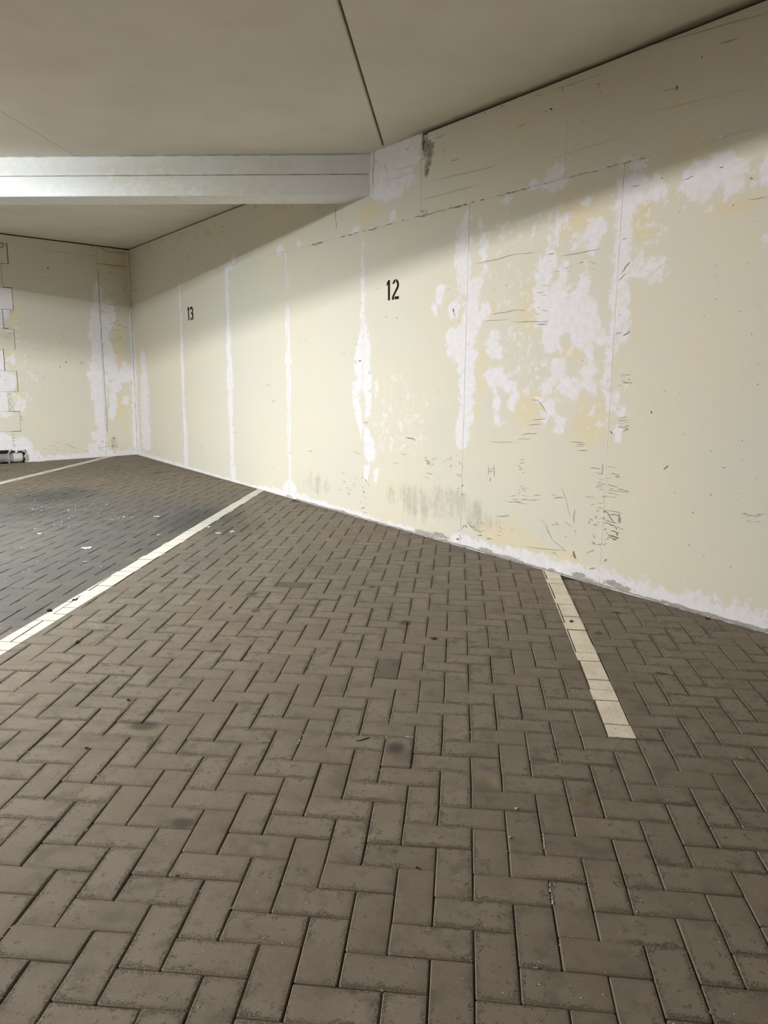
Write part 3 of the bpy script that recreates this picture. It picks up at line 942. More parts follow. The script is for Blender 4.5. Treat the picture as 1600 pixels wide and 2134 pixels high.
def make_beam(label, yoff, x0, x1, step):
    root = bpy.data.objects.new('ceiling_beam', None)
    COL.objects.link(root)
    root.location = (0, BEAM_Y(0) + yoff, 0); root.rotation_euler = (0, 0, BA)
    tag(root, label, 'beam', kind='structure')
    zb, dep_ = 2.763, 0.293
    zm = 2.9225
    pb = Paint(lambda x, y: (0, 0)); pb.base = {'white': -0.02, 'yellow': -0.5, 'dirt': -1.2, 'worn': 0.0, 'bare': -1.5}
    pb.e['yellow'] += [(-1.9, zb + 0.01, 1.2, 0.09, 0.6), (-2.6, zm + 0.02, 0.5, 0.1, 0.5), (-1.3, zm + 0.05, 0.4, 0.08, 0.5)]
    pb.e['white'] += [(-0.9, 2.9, 0.5, 0.3, 1)]
    # three board-marked faces, built as strips: lower board, upper board, soffit, back
    def strip(name, p0, p1, ch):
        """p0, p1: (y, z) edges of one face; the face is drawn slightly inside its edges"""
        n = max(2, int((x1 - x0) / step)); m = 6
        d = np.array(p1) - np.array(p0); L = np.linalg.norm(d); d = d / L
        nrm = np.array([-d[1], d[0]]) * -1.0
        prof = [(0.0, -ch), (ch, 0.0)] + [(ch + (L - 2 * ch) * t / m, 0.0) for t in range(1, m)] + [(L - ch, 0.0), (L, -ch)]
        prof = [(0.0, -0.06)] + prof + [(L, -0.06)]
        v, S, Z = [], [], []
        for i in range(n + 1):
            x = x0 + (x1 - x0) * i / n
            for a, o in prof:
                jj = random.uniform(-0.0006, 0.0006)
                q = np.array(p0) + d * a + nrm * (o + jj)
                v.append((x, q[0], q[1])); S.append(x); Z.append(q[1] + (q[0] if abs(d[0]) > 0.5 else 0))
        k = len(prof); f = []
        for i in range(n):
            for j in range(k - 1):
                a = i * k + j
                f.append((a, a + 1, a + k + 1, a + k))
        f.append(tuple(range(k))); f.append(tuple(n * k + j for j in range(k - 1, -1, -1)))
        return mesh_obj(name, v, f, M_BEAM, root, attrs=pb.values(np.array(S), np.array(Z)))
    strip('face_board', (0.0, zm - 0.0015), (0.0, zb), 0.004)
    strip('face_board', (0.0, CEIL), (0.0, zm + 0.0015), 0.004)
    strip('soffit_board', (0.0, zb), (dep_, zb), 0.004)
    strip('back_board', (dep_, zb), (dep_, CEIL), 0.004)
    strip('top_strip', (dep_ - 0.02, CEIL - 0.001), (0.02, CEIL - 0.001), 0.002)
    return root


# the beam in view ends in the right wall
beam = make_beam('pale concrete ceiling beam with board line, running into the cream wall', 0.0, P_L[0] + 0.1, -0.70, 0.06)
make_beam('pale concrete ceiling beam overhead behind the viewer', B2, P_L[0] + 0.1, 3.9, 0.3)
make_beam('pale concrete ceiling beam at the back of the garage', 2 * B2, P_L[0] + 0.1, P_R[0], 0.3)
# chipped mortar strip where beam meets wall, and the open crack line above the beam
s_b = 5.19
ragged_strip('beam_mortar', wall_right, (5.165, 2.765), (5.15, CEIL), 0.03, 0.012, M_SEAM, step=0.03, jw=0.3, jy=0.6)


def crack_line(name, parent, pts, mat, w=0.004):
    v, f = [], []
    for i, (x, y, z, up) in enumerate(pts):
        for s in (-1, 1):
            v.append((x, y, z + s * w * up / 2))
    for i in range(len(pts) - 1):
        a = 2 * i
        f.append((a, a + 1, a + 3, a + 2))
    return mesh_obj(name, v, f, mat, parent)


pts = [(x, -0.0012 - random.uniform(0, 0.001), CEIL - 0.006 + random.uniform(-0.002, 0.002), random.uniform(0.3, 1.6)) for x in np.arange(-5.2, -0.8, 0.05)]
crack_line('top_crack', beam, pts, M_MORTAR)
for xa, xb in [(-4.2, -2.2), (-2.1, -1.2), (-1.15, -0.75)]:
    pts = [(x, -0.0014, 2.9225 + random.uniform(-0.0015, 0.0015), random.choice([0.2, 0.5, 1.0, 1.5])) for x in np.arange(xa, xb, 0.03)]
    crack_line('board_crack', beam, pts, M_MORTAR)


# ------------------------------------------------------------------ marks on the walls
def marks(name, parent, f, strokes, y=0.0042):
    """thin scratches and cracks as tapered ribbons; strokes: (points px, half width px, shade)"""
    V, Fc, A = [], [], []
    for pts, hw, sh in strokes:
        q = [np.array(f(x, yy)) for x, yy in pts]
        mid = pts[len(pts) // 2]
        sc = abs(f(mid[0], mid[1] - 1)[1] - f(mid[0], mid[1] + 1)[1]) / 2
        n0 = len(V)
        for i, p in enumerate(q):
            d = q[min(i + 1, len(q) - 1)] - q[max(i - 1, 0)]
            l = np.linalg.norm(d) + 1e-9; nx = np.array([-d[1], d[0]]) / l
            w = hw * sc * (0.35 if i in (0, len(q) - 1) else 1.0)
            for sgn in (-1, 1):
                r = p + nx * w * sgn
                V.append((r[0], y, r[1])); A.append(sh)
        for i in range(len(q) - 1):
            a = n0 + 2 * i
            Fc.append((a, a + 1, a + 3, a + 2))
    o = mesh_obj(name, V, Fc, M_MARK, parent, attrs={'shade': A})
    tag(o, kind='stuff')
    return o


def wig(x0, y0, x1, y1, n=4, j=1.5):
    return [(x0 + (x1 - x0) * t / n + random.uniform(-j, j) * (0 < t < n), y0 + (y1 - y0) * t / n + random.uniform(-j, j) * (0 < t < n)) for t in range(n + 1)]


ST = []


def sc(x0, y0, x1, y1, w=0.5, sh=0.6, n=4, j=1.2): ST.append((wig(x0, y0, x1, y1, n, j), w, sh))


def cluster(x, y, rx, ry, n, lx, ly, w=0.45, sh=0.4, both=True):
    for _ in range(n):
        cx, cy = x + random.uniform(-rx, rx), y + random.uniform(-ry, ry)
        a = lx * random.uniform(0.4, 1.2); b = ly * random.uniform(-1, 1)
        sc(cx - a / 2, cy - b / 2, cx + a / 2, cy + b / 2, w * random.uniform(0.6, 1.3), sh * random.uniform(0.5, 1.2), 3, 0.8)


# scribbles beside the nearest seam
for a in [(1263, 1062, 1297, 1070, .5, .8), (1262, 1063, 1280, 1088, .6, 1), (1268, 1072, 1292, 1073, .7, .9), (1290, 1070, 1290, 1090, .7, 1), (1293, 1078, 1293, 1090, .6, .9), (1261, 1084, 1286, 1090, .5, .9),
          (1265, 1090, 1282, 1097, .8, 1), (1282, 1097, 1285, 1103, .9, 1), (1285, 1096, 1300, 1104, .6, .7), (1273, 1106, 1291, 1111, .9, 1), (1286, 1110, 1287, 1118, .8, 1), (1267, 1114, 1290, 1121, 1.4, 1), (1268, 1119, 1280, 1122, .7, .8), (1277, 1125, 1285, 1124, 1.1, 1),
          (1268, 1119, 1268, 1125, .5, .7), (1267, 1010, 1288, 1015, .5, .7), (1288, 1019, 1311, 1023, .7, .8), (1266, 1021, 1310, 1027, .4, .6), (1265, 1026, 1290, 1032, .4, .5), (1268, 1035, 1287, 1038, .4, .5), (1282, 991, 1291, 994, .5, .5), (1231, 975, 1252, 977, .6, .6),
          (1242, 985, 1255, 987, .5, .6), (1240, 1014, 1256, 1013, .4, .5), (1219, 1034, 1240, 1036, .4, .4), (1227, 1080, 1236, 1084, .6, .7), (1256, 965, 1256, 990, .5, .6), (1383, 979, 1393, 970, .9, .7), (1232, 1128, 1241, 1134, .6, .7), (1298, 900, 1310, 893, .5, .5), (1272, 899, 1275, 904, 1, .9),
          (1195, 1148, 1200, 1164, 1.6, .9), (1228, 1186, 1240, 1182, .6, .8), (1197, 1060, 1195, 1090, .5, .5), (1135, 1090, 1150, 1124, .4, .4), (1150, 1124, 1180, 1150, .4, .4), (1094, 1139, 1180, 1147, .35, .4),
          (970, 1094, 972, 1099, 1.0, .9), (976, 1092, 985, 1100, .7, .8), (985, 1100, 991, 1099, .6, .8), (984, 1102, 1000, 1106, .5, .6), (995, 1115, 1004, 1116, .7, .8), (952, 1122, 956, 1125, 2.0, .9), (1036, 1075, 1062, 1074, .5, .6), (1018, 970, 1019, 990, .4, .5), (1029, 968, 1031, 996, .5, .5), (1018, 978, 1028, 977, .4, .5), (1018, 983, 1029, 982, .4, .5), (1022, 995, 1021, 1003, .6, .6),
          (845, 911, 868, 918, .9, .6), (848, 912, 862, 913, .6, .5), (886, 959, 897, 963, .9, .9), (890, 964, 897, 967, .9, .8), (885, 955, 890, 952, .5, .5), (888, 985, 902, 989, .5, .5), (884, 993, 895, 997, .4, .5), (836, 946, 848, 946, .5, .5), (820, 963, 832, 967, .4, .4), (735, 940, 752, 946, .4, .5),
          (944, 643, 946, 650, 1.5, .95), (946, 650, 949, 659, .6, .6), (748, 752, 753, 752, 1.0, .95), (757, 880, 768, 880, .5, .6), (805, 659, 806, 663, .6, .6), (826, 660, 828, 664, .6, .6),
          (1026, 655, 1078, 645, .4, .5), (1078, 645, 1096, 648, .4, .4), (993, 550, 1085, 528, .4, .5), (1085, 528, 1113, 527, .4, .4), (1142, 531, 1155, 528, .5, .6), (1170, 533, 1250, 519, .4, .5), (1072, 671, 1145, 669, .4, .5), (1010, 669, 1060, 665, .3, .3),
          (1290, 585, 1305, 570, .5, .6), (1296, 568, 1313, 546, .8, .8), (1298, 500, 1305, 495, .6, .6), (1316, 389, 1332, 386, .7, .6), (1298, 700, 1312, 690, .9, .6), (1284, 696, 1296, 693, .6, .6), (1425, 374, 1446, 368, .6, .6), (1562, 372, 1570, 372, .9, .7), (1500, 350, 1507, 347, .7, .7), (1560, 416, 1600, 411, .4, .35),
          (1087, 906, 1120, 902, .4, .5), (1100, 885, 1125, 884, .4, .5), (1080, 915, 1105, 914, .3, .4), (1018, 920, 1075, 922, .3, .4), (1108, 832, 1120, 833, .5, .5), (1120, 833, 1140, 862, .5, .5), (1110, 875, 1138, 872, .4, .5), (1357, 856, 1358, 862, 1.2, .8), (1050, 1043, 1100, 1050, .35, .4),
          (1170, 1010, 1190, 1080, .3, .3), (1265, 440, 1300, 1180, .0, .0)]:
    if a[4] > 0: sc(*a)
cluster(1300, 880, 8, 14, 10, 16, 3, .4, .5); cluster(1255, 1040, 8, 50, 14, 14, 2, .4, .35); cluster(1278, 1000, 10, 30, 8, 14, 3, .4, .4); cluster(1300, 790, 10, 14, 8, 18, 2, .4, .45); cluster(1210, 930, 14, 10, 6, 20, 2, .35, .4)
cluster(1240, 1100, 14, 50, 14, 6, 8, .5, .5); cluster(1180, 1120, 60, 40, 16, 8, 8, .45, .45); cluster(1020, 1110, 50, 25, 14, 12, 6, .4, .4); cluster(920, 965, 20, 14, 10, 6, 8, .4, .35); cluster(1090, 990, 10, 40, 10, 8, 6, .4, .35); cluster(760, 1030, 10, 40, 14, 5, 8, .5, .6)
cluster(725, 1010, 20, 20, 10, 8, 6, .4, .4); cluster(1120, 1040, 60, 10, 10, 20, 5, .4, .4); cluster(1130, 630, 12, 50, 10, 14, 3, .4, .45); cluster(1190, 555, 50, 12, 8, 10, 3, .4, .4); cluster(1500, 1000, 100, 160, 16, 5, 5, .5, .4); cluster(1480, 620, 110, 200, 18, 4, 4, .6, .45)
cluster(1570, 1080, 24, 10, 8, 16, 4, .5, .4); cluster(600, 800, 200, 200, 18, 8, 3, .4, .35); cluster(960, 1040, 6, 90, 16, 4, 5, .6, .5); cluster(1262, 1120, 4, 60, 14, 4, 5, .6, .6)
# cracks of the upper band
for x, y, l in [(310, 510, 16), (325, 500, 12), (338, 505, 14), (372, 500, 20), (345, 512, 10), (392, 535, 16), (415, 470, 8), (535, 430, 12), (578, 430, 18), (593, 432, 12), (540, 452, 8), (700, 445, 26), (702, 470, 16), (416, 515, 6), (430, 492, 6), (448, 468, 8), (610, 432, 10), (637, 440, 6), (665, 432, 8)]:
    sc(x, y - l / 2, x + random.uniform(-1, 2), y + l / 2, .6, .8, 4, .8)
for a in [(425, 485, 440, 490, .5, .6), (455, 485, 470, 478, .5, .6), (375, 490, 390, 482, .4, .5), (780, 339, 790, 336, .5, .6), (803, 342, 806, 356, .5, .6), (846, 312, 852, 310, .5, .7), (690, 342, 697, 340, .8, .8), (940, 336, 957, 330, .6, .7), (905, 290, 930, 279, .5, .5), (925, 312, 928, 320, .6, .6), (1080, 265, 1095, 258, .6, .6),
          (905, 378, 1050, 340, .3, .4), (870, 420, 1000, 385, .3, .35), (1150, 330, 1300, 285, .3, .4), (1300, 110, 1600, 28, .5, .6), (1150, 190, 1270, 148, .4, .4), (1330, 240, 1600, 175, .3, .35), (820, 355, 868, 343, .3, .4), (800, 378, 860, 360, .3, .4), (1412, 178, 1411, 188, 1.6, .95), (1380, 190, 1410, 183, .5, .5), (1147, 227, 1151, 229, 1.8, .95),
          (1245, 173, 1250, 178, .9, .8), (1462, 120, 1464, 121, 1.4, .9), (1500, 93, 1540, 80, .8, .6), (1172, 180, 1173, 190, .7, .6), (1118, 200, 1132, 196, .6, .6), (1010, 235, 1012, 237, 1.2, .8), (1045, 220, 1048, 222, 1.0, .8), (874, 440, 889, 439, .6, .6), (889, 439, 891, 446, .6, .6), (878, 442, 884, 444, .5, .6), (886, 350, 891, 371, .6, .8), (873, 335, 886, 330, .5, .7), (886, 330, 886, 318, .6, .8), (886, 318, 880, 310, .7, .9)]:
    sc(*a)
cluster(1180, 210, 200, 60, 22, 6, 3, .5, .55); cluster(430, 500, 80, 30, 20, 5, 5, .5, .6); cluster(1000, 300, 120, 40, 14, 8, 3, .4, .4)
cluster(1000, 425, 80, 12, 0, 8, 3)
for i in range(60):                                     # chipped line of the horizontal joint
    t = random.random(); x = 640 + 700 * t; y = 512 - (x - 640) * 0.2606
    sc(x, y, x + random.uniform(4, 16), y - random.uniform(0, 4), random.uniform(.4, 1.1), random.uniform(.3, .8), 3, 1.0)
marks('scratch_marks', wall_right, wr, ST)

ST = []
for a in [(0, 505, 10, 512, 1.0, .8), (0, 515, 8, 514, 1.2, .8), (98, 559, 100, 559, 1.6, .9), (93, 578, 95, 578, 1.0, .8), (190, 514, 200, 511, .6, .6), (203, 511, 222, 525, .6, .6), (222, 525, 265, 529, .5, .6), (180, 532, 200, 534, .4, .5), (203, 549, 265, 556, .6, .7), (85, 522, 180, 531, .3, .4), (259, 600, 260, 601, 1.4, .8),
          (136, 755, 138, 756, 1.2, .8), (169, 756, 170, 757, 1.2, .8), (125, 763, 126, 765, 1.0, .8), (135, 925, 160, 935, .5, .4), (235, 915, 240, 912, 1.2, .8), (232, 928, 236, 932, .8, .6), (319, 930, 319, 936, 0, 0), (8, 682, 18, 686, 1.2, .6)]:
    if a[4] > 0: sc(*a)
for i in range(9):
    y = 560 + i * 38
    sc(204 + i * 2.2, y, 206 + i * 2.2, y + 40, .45, .6, 5, .8)
cluster(235, 600, 20, 60, 14, 14, 3, .4, .5); cluster(245, 700, 16, 40, 10, 12, 1, .35, .4); cluster(225, 930, 20, 16, 12, 6, 4, .5, .5); cluster(110, 750, 60, 60, 10, 5, 3, .4, .35); cluster(16, 670, 12, 40, 8, 10, 2, .4, .45); cluster(20, 800, 10, 60, 8, 3, 8, .4, .45); cluster(120, 935, 60, 14, 10, 6, 3, .4, .4)
for yy, xx in [(905, 27), (912, 28), (918, 28), (925, 27), (928, 30), (868, 44), (874, 45), (820, 19), (830, 20), (842, 20), (852, 20)]:
    sc(xx, yy, xx + 1, yy + 2, 1.2, .8, 2, .3)
marks('scratch_marks', wall_left, wl, ST, 0.004)


# ------------------------------------------------------------------ stencilled bay numbers
def stencil(name_root, label, digits, f=wr):
    allp = [f(x, y) for d in digits for piece in d for x, y in piece]
    cs, cz = np.mean([p[0] for p in allp]), min(p[1] for p in allp)
    root = bpy.data.objects.new(name_root, None); COL.objects.link(root)
    root.matrix_world = wall_frame(PHI, DR) @ Matrix.Translation((cs, 0, cz))
    tag(root, label, 'number', 'stencilled bay numbers')
    for d in digits:
        bm = bmesh.new()
        for piece in d:
            vs = [bm.verts.new((f(x, y)[0] - cs, 0.0045, f(x, y)[1] - cz)) for x, y in piece]
            face = bm.faces.new(vs)
            r = bmesh.ops.extrude_face_region(bm, geom=[face])
            for v in r['geom']:
                if isinstance(v, bmesh.types.BMVert): v.co.y -= 0.006
        bmesh.ops.triangulate(bm, faces=bm.faces)
        bm_obj('digit', bm, M_BLACK, root)
    return root


c8 = lambda L: [(780 + .05 * x, 560 + .05 * y) for x, y in L]
c7 = lambda L: [(370 + .0375 * x, 620 + .0375 * y) for x, y in L]
stencil('bay_number', 'black stencilled number 12 on the cream wall', [
    [c8([(658, 465), (655, 1310), (583, 1325), (580, 740), (583, 650), (565, 665), (540, 715), (530, 700), (535, 610), (560, 540), (600, 480)])],
    [c8([(880, 440), (882, 545), (850, 590), (815, 635), (760, 635), (785, 570), (830, 480)]),
     c8([(915, 445), (935, 432), (985, 480), (1020, 560), (1035, 640), (1028, 740), (1000, 820), (940, 930), (860, 1090), (830, 1170), (830, 1285), (745, 1300), (748, 1200), (770, 1130), (830, 1000), (900, 850), (945, 760), (960, 690), (955, 620), (930, 560), (910, 535)]),
     c8([(862, 1160), (1025, 1140), (1028, 1260), (862, 1280)])]])
stencil('bay_number', 'small black stencilled number 13 near the far corner', [
    [c7([(600, 525), (630, 540), (632, 700), (640, 1000), (660, 1250), (650, 1275), (615, 1275), (605, 1000), (590, 720), (560, 660), (565, 600), (580, 550)])],
    [c7([(695, 690), (700, 620), (730, 540), (775, 500), (820, 540), (855, 640), (860, 740), (845, 840), (870, 950), (880, 1050), (870, 1160), (840, 1230), (800, 1255), (760, 1230), (735, 1170), (720, 1110), (750, 1115), (770, 1165), (800, 1185), (825, 1150), (835, 1060), (825, 980), (800, 930), (760, 915), (765, 840), (800, 820), (825, 760), (820, 680), (795, 620), (770, 615), (745, 660), (725, 695)])]])

# ------------------------------------------------------------------ wrapped pipe stub lying in the recess
bm = bmesh.new()
zc = zf(*(NL * DL + TL * (REC[0] + 0.3)))
R0 = (REC[3] - zc) * 0.46
N, K = 26, 16
ringv = []
for i in range(N + 1):
    t = i / N
    s = REC[0] + 0.05 + t * 0.95
    r = R0 * (1.0 + 0.06 * math.sin(t * 23) + 0.05 * math.sin(t * 51 + 1))
    if i == 0: r *= 0.9
    ringv.append([bm.verts.new((s, -0.075 + math.cos(a) * r * 0.95 + 0.004 * math.sin(3 * a + t * 30), zc + R0 * 0.96 + math.sin(a) * r + 0.003 * math.sin(5 * a + t * 17))) for a in [2 * math.pi * k / K for k in range(K)]])
for i in range(N):
    for k in range(K):
        bm.faces.new((ringv[i][k], ringv[i][(k + 1) % K], ringv[i + 1][(k + 1) % K], ringv[i + 1][k]))
bm.faces.new(ringv[0]); bm.faces.new(list(reversed(ringv[-1])))
pipe_root = bpy.data.objects.new('pipe_stub', None); COL.objects.link(pipe_root)
pipe_root.matrix_world = wall_frame(PHL, DL)
tag(pipe_root, 'grey wrapped pipe stub lying in the broken recess at the wall foot', 'pipe')
bm_obj('pipe', bm, M_PIPE, pipe_root, smooth=True)
# white end sleeve
bm = bmesh.new()
rv = []
for i in range(5):
    s = REC[0] + 0.03 + i * 0.03
    rv.append([bm.verts.new((s, -0.075 + math.cos(a) * R0 * 1.08, zc + R0 * 0.98 + math.sin(a) * R0 * 1.05)) for a in [2 * math.pi * k / K for k in range(K)]])
for i in range(4):
    for k in range(K):
        bm.faces.new((rv[i][k], rv[i][(k + 1) % K], rv[i + 1][(k + 1) % K], rv[i + 1][k]))
bm.faces.new(rv[0])
bm_obj('end_sleeve', bm, M_SCRAP, pipe_root, smooth=True)


# ------------------------------------------------------------------ small things lying on the paving
def on_floor(x, y):
    q = fl(x, y)
    return q[0], q[1], zf(q[0], q[1])


def flake(name, label, cat, x, y, rx, ry, mat, group=None, thick=0.0015, n=15, curl=0.004, seed=0):
    """a torn scrap or dry leaf: irregular outline, real thickness, curled edge"""
    rr = random.Random(seed + int(x * 7 + y))
    cx, cy, cz = on_floor(x, y)
    a = fl(x + rx, y) - fl(x - rx, y); b = fl(x, y - ry) - fl(x, y + ry)
    hx, hy = np.linalg.norm(a[:2]) / 2, np.linalg.norm(b[:2]) / 2
    top, bot, inn = [], [], []
    for i in range(n):
        t = 2 * math.pi * i / n; k = rr.uniform(0.3, 1.05)
        z = rr.uniform(0.2, 1.0) * curl
        top.append((math.cos(t) * hx * k, math.sin(t) * hy * k, 0.0018 + thick + z)); bot.append((math.cos(t) * hx * k, math.sin(t) * hy * k, 0.0012 + z * 0.6))
    v = top + bot + [(0, 0, 0.0018 + thick)]
    f = [(i, (i + 1) % n, 2 * n) for i in range(n)] + [((i + 1) % n, i, n + i, n + (i + 1) % n) for i in range(n)] + [tuple(range(2 * n - 1, n - 1, -1))]
    o = mesh_obj(name, v, f, mat)
    o.location = (cx, cy, cz); o.rotation_euler = FLOOR_ROT
    return tag(o, label, cat, group)


flake('paint_scrap', 'largest torn white scrap lying alone in the grey bay left of the long white line', 'scrap', 181, 1143, 11, 2.6, M_SCRAP, 'white scraps on the paving')
flake('paint_scrap', 'small pale scrap below the largest one in the grey bay', 'scrap', 177, 1172, 4, 1.6, M_SCRAP, 'white scraps on the paving')
flake('paint_scrap', 'tiny white scrap beside the long white line in the grey bay', 'scrap', 210, 1183, 3, 1.0, M_SCRAP, 'white scraps on the paving')
flake('paint_scrap', 'left one of two white scraps just right of the long white line', 'scrap', 455, 1112, 7, 1.8, M_SCRAP, 'white scraps on the paving')
flake('paint_scrap', 'right one of two white scraps just right of the long white line', 'scrap', 483, 1109, 8, 1.8, M_SCRAP, 'white scraps on the paving')
flake('paint_scrap', 'narrow white scrap touching the long line beside the oily smear', 'scrap', 434, 1099, 5, 1.3, M_SCRAP, 'white scraps on the paving')
flake('paint_scrap', 'pale scrap in the grey bay just left of the oily smear', 'scrap', 328, 1077, 8, 1.2, M_SCRAP, 'white scraps on the paving')
flake('paint_scrap', 'white scrap in the far part of the grey bay, right of the crumbs', 'scrap', 258, 1078, 4, 0.8, M_SCRAP, 'white scraps on the paving')
flake('paint_scrap', 'pale scrap in the grey bay left of the oily smear nearer the line', 'scrap', 330, 1116, 4, 1.0, M_SCRAP, 'white scraps on the paving')
flake('paint_scrap', 'small pale flat stone chip among bricks in the grey bay', 'scrap', 82, 1113, 6, 1.3, M_SCRAP, 'white scraps on the paving')
flake('paint_scrap', 'white crumb in a brick joint in the near foreground, right of centre', 'scrap', 1062, 1747, 3.0, 2.2, M_SCRAP, 'white scraps on the paving')
flake('paint_scrap', 'pale chip on a brick right of centre below the orange stain row', 'scrap', 1075, 1687, 5, 2.0, M_SCRAP, 'white scraps on the paving')
flake('dry_leaf', 'small dark dry leaf on the cream bay line at right', 'leaf', 1190, 1296, 6, 2.0, M_LEAF)
flake('dry_leaf', 'thin dark curled leaf on the bricks in the middle of bay 12', 'leaf', 904, 1332, 11, 2.0, M_LEAF)
flake('dry_leaf', 'brown dry leaf bits on the long white line', 'leaf', 156, 1251, 4.5, 3.0, M_LEAF)
flake('dry_leaf', 'brown leaf bit near the foot of the cream wall at right', 'leaf', 1473, 1290, 6, 2.2, M_LEAF)
flake('dry_leaf', 'rust brown leaf crumb in a brick joint at left foreground', 'leaf', 181, 1561, 4, 2.5, M_LEAF)
flake('dry_leaf', 'dark leaf crumb in a joint right of the long white line, at left', 'leaf', 161, 1339, 4, 2.5, M_STONE)
flake('dry_leaf', 'dark leaf crumb on bricks at left below the long white line', 'leaf', 267, 1460, 5, 3.0, M_STONE)


def clump(name, label, cat, x, y, r_px, mat, h=1.0):
    rr = random.Random(int(x * 3 + y))
    cx, cy, cz = on_floor(x, y)
    a = fl(x + r_px, y) - fl(x - r_px, y); R = np.linalg.norm(a[:2]) / 2
    bm = bmesh.new()
    bmesh.ops.create_icosphere(bm, subdivisions=2, radius=R)
    for v in bm.verts:
        k = rr.uniform(0.7, 1.2)
        v.co = Vector((v.co.x * k, v.co.y * k, max(v.co.z * k * 0.7 * h, -R * 0.25)))
    zmin = min(v.co.z for v in bm.verts)
    for v in bm.verts: v.co.z -= zmin - 0.0015
    o = bm_obj(name, bm, mat, None, smooth=True)
    o.location = (cx, cy, cz); o.rotation_euler = FLOOR_ROT
    return tag(o, label, cat)


clump('dirt_clump', 'black dirt clump at the edge of the long white line', 'dirt clump', 103, 1274, 5.5, M_STONE)
clump('pebble', 'black pebble in the dark oil stain of the far grey bay', 'pebble', 59, 1034, 2.2, M_STONE, 0.8)
clump('pebble', 'dark pebble in a joint in the near foreground centre', 'pebble', 869, 1810, 3.5, M_STONE, 0.6)
clump('pebble', 'tiny dark pebble at a brick corner in the left foreground', 'pebble', 368, 1826, 2.5, M_STONE, 0.6)


def twig(label, pts, r_px):
    w = [on_floor(x, y) for x, y in pts]
    c = w[0]
    cu = bmesh.new()
    K = 6
    rings = []
    for i, p in enumerate(w):
        r = np.linalg.norm((fl(pts[i][0] + r_px, pts[i][1]) - fl(pts[i][0] - r_px, pts[i][1]))[:2]) / 2 * (0.6 if i in (0, len(w) - 1) else 1.0)
        d = np.array(w[min(i + 1, len(w) - 1)]) - np.array(w[max(i - 1, 0)]); d = d / np.linalg.norm(d)
        nx = np.cross(d, [0, 0, 1]); nx /= np.linalg.norm(nx)
        rings.append([cu.verts.new(tuple(np.array(p) - c + nx * math.cos(a) * r + np.array([0, 0, 1]) * (math.sin(a) * r + r + 0.0015))) for a in [2 * math.pi * k / K for k in range(K)]])
    for i in range(len(w) - 1):
        for k in range(K):
            cu.faces.new((rings[i][k], rings[i][(k + 1) % K], rings[i + 1][(k + 1) % K], rings[i + 1][k]))
    cu.faces.new(rings[0]); cu.faces.new(rings[-1])
    o = bm_obj('twig', cu, M_TWIG, None, smooth=True)
    o.location = c
    return tag(o, label, 'twig')


twig('thin curved twig on the bricks near the centre of the foreground', [(741, 1545), (752, 1544), (762, 1541), (770, 1538)], 0.9)
twig('thin dark twig lying among the bricks right of the cream line', [(1366, 1402), (1374, 1404), (1384, 1405), (1392, 1406)], 0.8)
twig('short dark twig beside the wall right of the cream line', [(1275, 1276), (1282, 1277), (1294, 1278)], 0.8)

# white crumbs scattered over the paving and in the joints: too many and small to count
CV, CF = [], []


def crumb(x, y, r):
    if -2.17 < x < -1.93 or -5.06 < x < -4.76 or (0.53 < x < 0.72 and y > 2.5): return          # none on the painted lines
    n0 = len(CV)
    for k in range(5):
        t = 2 * math.pi * k / 5 + random.random(); q = r * random.uniform(0.6, 1.2)
        CV.append((x + math.cos(t) * q, y + math.sin(t) * q, 0.0005))
    CV.append((x, y, 0.0005 + r * 0.9))
    CF.extend([(n0 + k, n0 + (k + 1) % 5, n0 + 5) for k in range(5)])


for x, y, n, sx_, sy_ in [(120, 1060, 60, 100, 12), (60, 1040, 30, 60, 20), (250, 1078, 14, 40, 4), (50, 1185, 10, 40, 20), (120, 1090, 12, 60, 10)]:
    for _ in range(n):
        q = fl(random.gauss(x, sx_ * .6), random.gauss(y, sy_ * .6)); crumb(q[0], q[1], random.uniform(0.002, 0.006))
for _ in range(240):
    q = fl(random.uniform(0, 1600), 1250 + 884 * random.random() ** 1.0)
    if q[:2] @ NR < DR - 0.05: crumb(q[0], q[1], random.uniform(0.0009, 0.0026))
for b in random.sample([b for b in BR if b['size'] > 0 and b['c'][1] < 5], 90):     # paint crumbs caught in joints
    p0, p1 = (b['q'][0], b['q'][3]) if random.random() < 0.7 else (b['q'][0], b['q'][1])
    t0 = random.random()
    for k in range(random.randint(1, 6)):
        p = p0 + (p1 - p0) * min(1, t0 + 0.03 * k)
        crumb(p[0] + random.gauss(0, .0008), p[1], random.uniform(0.0012, 0.0026))
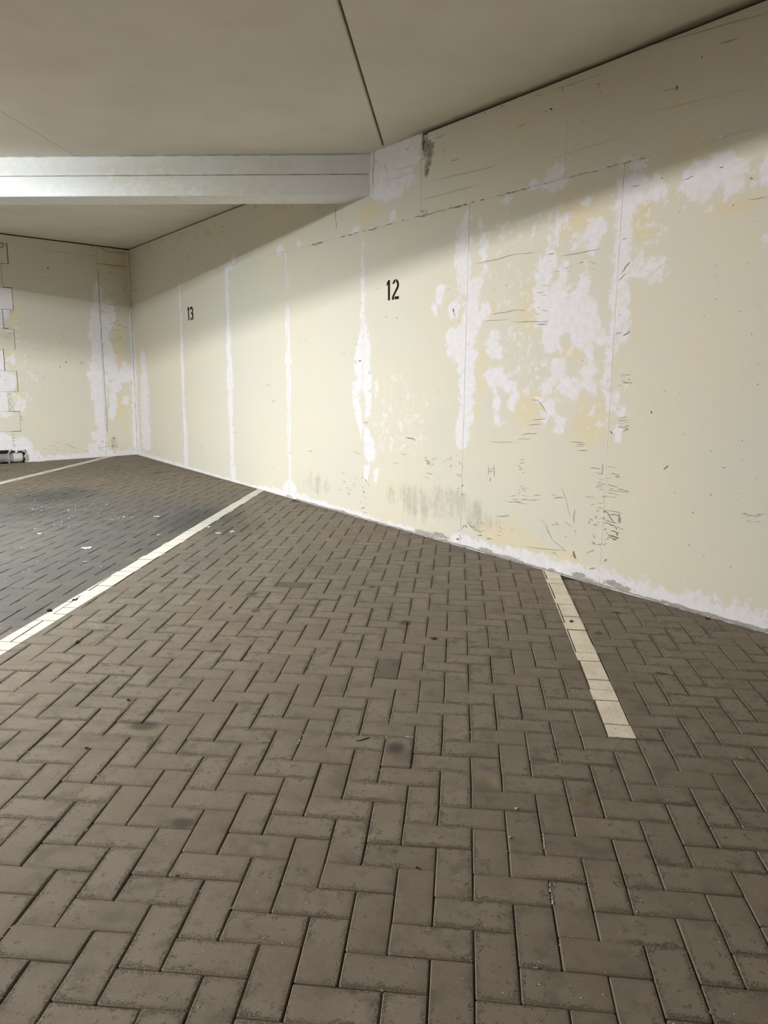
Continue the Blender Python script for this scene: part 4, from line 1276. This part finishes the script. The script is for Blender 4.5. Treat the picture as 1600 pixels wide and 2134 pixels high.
for pts in [[(565, 1359), (600, 1361), (655, 1364)], [(660, 1347), (705, 1349)], [(845, 1535), (862, 1537)], [(1144, 1840), (1149, 1868), (1153, 1890)], [(620, 1552), (632, 1530)], [(1132, 1735), (1134, 1770)]]:
    for (xa, ya), (xb, yb) in zip(pts, pts[1:]):
        for k in range(16):
            t = random.random(); q = fl(xa + (xb - xa) * t + random.gauss(0, .6), ya + (yb - ya) * t + random.gauss(0, .6)); crumb(q[0], q[1], random.uniform(0.001, 0.003))
cr = mesh_obj('paint_crumbs', CV, CF, M_SCRAP)
cr.rotation_euler = FLOOR_ROT
tag(cr, 'tiny white crumbs scattered over the brick paving', 'crumbs', kind='stuff')


# ------------------------------------------------------------------ ceiling lamps (outside the picture, they light the place)
def lamp(x, y, down, side, colour):
    root = bpy.data.objects.new('ceiling_lamp', None); COL.objects.link(root)
    root.location = (x, y, CEIL); root.rotation_euler = (0, 0, BA)
    tag(root, 'long white tube lamp under the ceiling, ' + ('left of the beam face' if y > 0 else 'behind the viewer'), 'lamp', 'tube lamps under the ceiling')
    bm_obj('housing', box_bm(-0.64, 0.64, -0.06, 0.06, -0.03, -0.001, 0.008, 2), M_METAL, root)
    T = NT('lamp_diffuser'); T.color((0.9, 0.9, 0.9)); T.put(T.b.inputs['Emission Color'], (*colour, 1)); T.b.inputs['Emission Strength'].default_value = 3.0
    bm_obj('diffuser', box_bm(-0.6, 0.6, -0.04, 0.04, -0.11, -0.031, 0.012, 2), T.m, root)
    for e in (-1, 1):
        bm_obj('end_cap', box_bm(e * 0.62 - 0.019, e * 0.62 + 0.019, -0.045, 0.045, -0.114, -0.031, 0.005, 1), M_METAL, root)
    for p, loc, rx, h in ((down, (0, 0, -0.112), 0.0, 0.07), (side, (0, 0.042, -0.07), math.pi / 2, 0.07), (side, (0, -0.042, -0.07), -math.pi / 2, 0.07)):
        L = bpy.data.lights.new('tube_light', 'AREA')
        L.shape = 'RECTANGLE'; L.size = 1.15; L.size_y = h; L.energy = p; L.color = colour
        lo = bpy.data.objects.new('tube_light', L); COL.objects.link(lo); lo.parent = root
        lo.location = loc; lo.rotation_euler = (rx, 0, 0)


for a in LAMPS: lamp(*a)
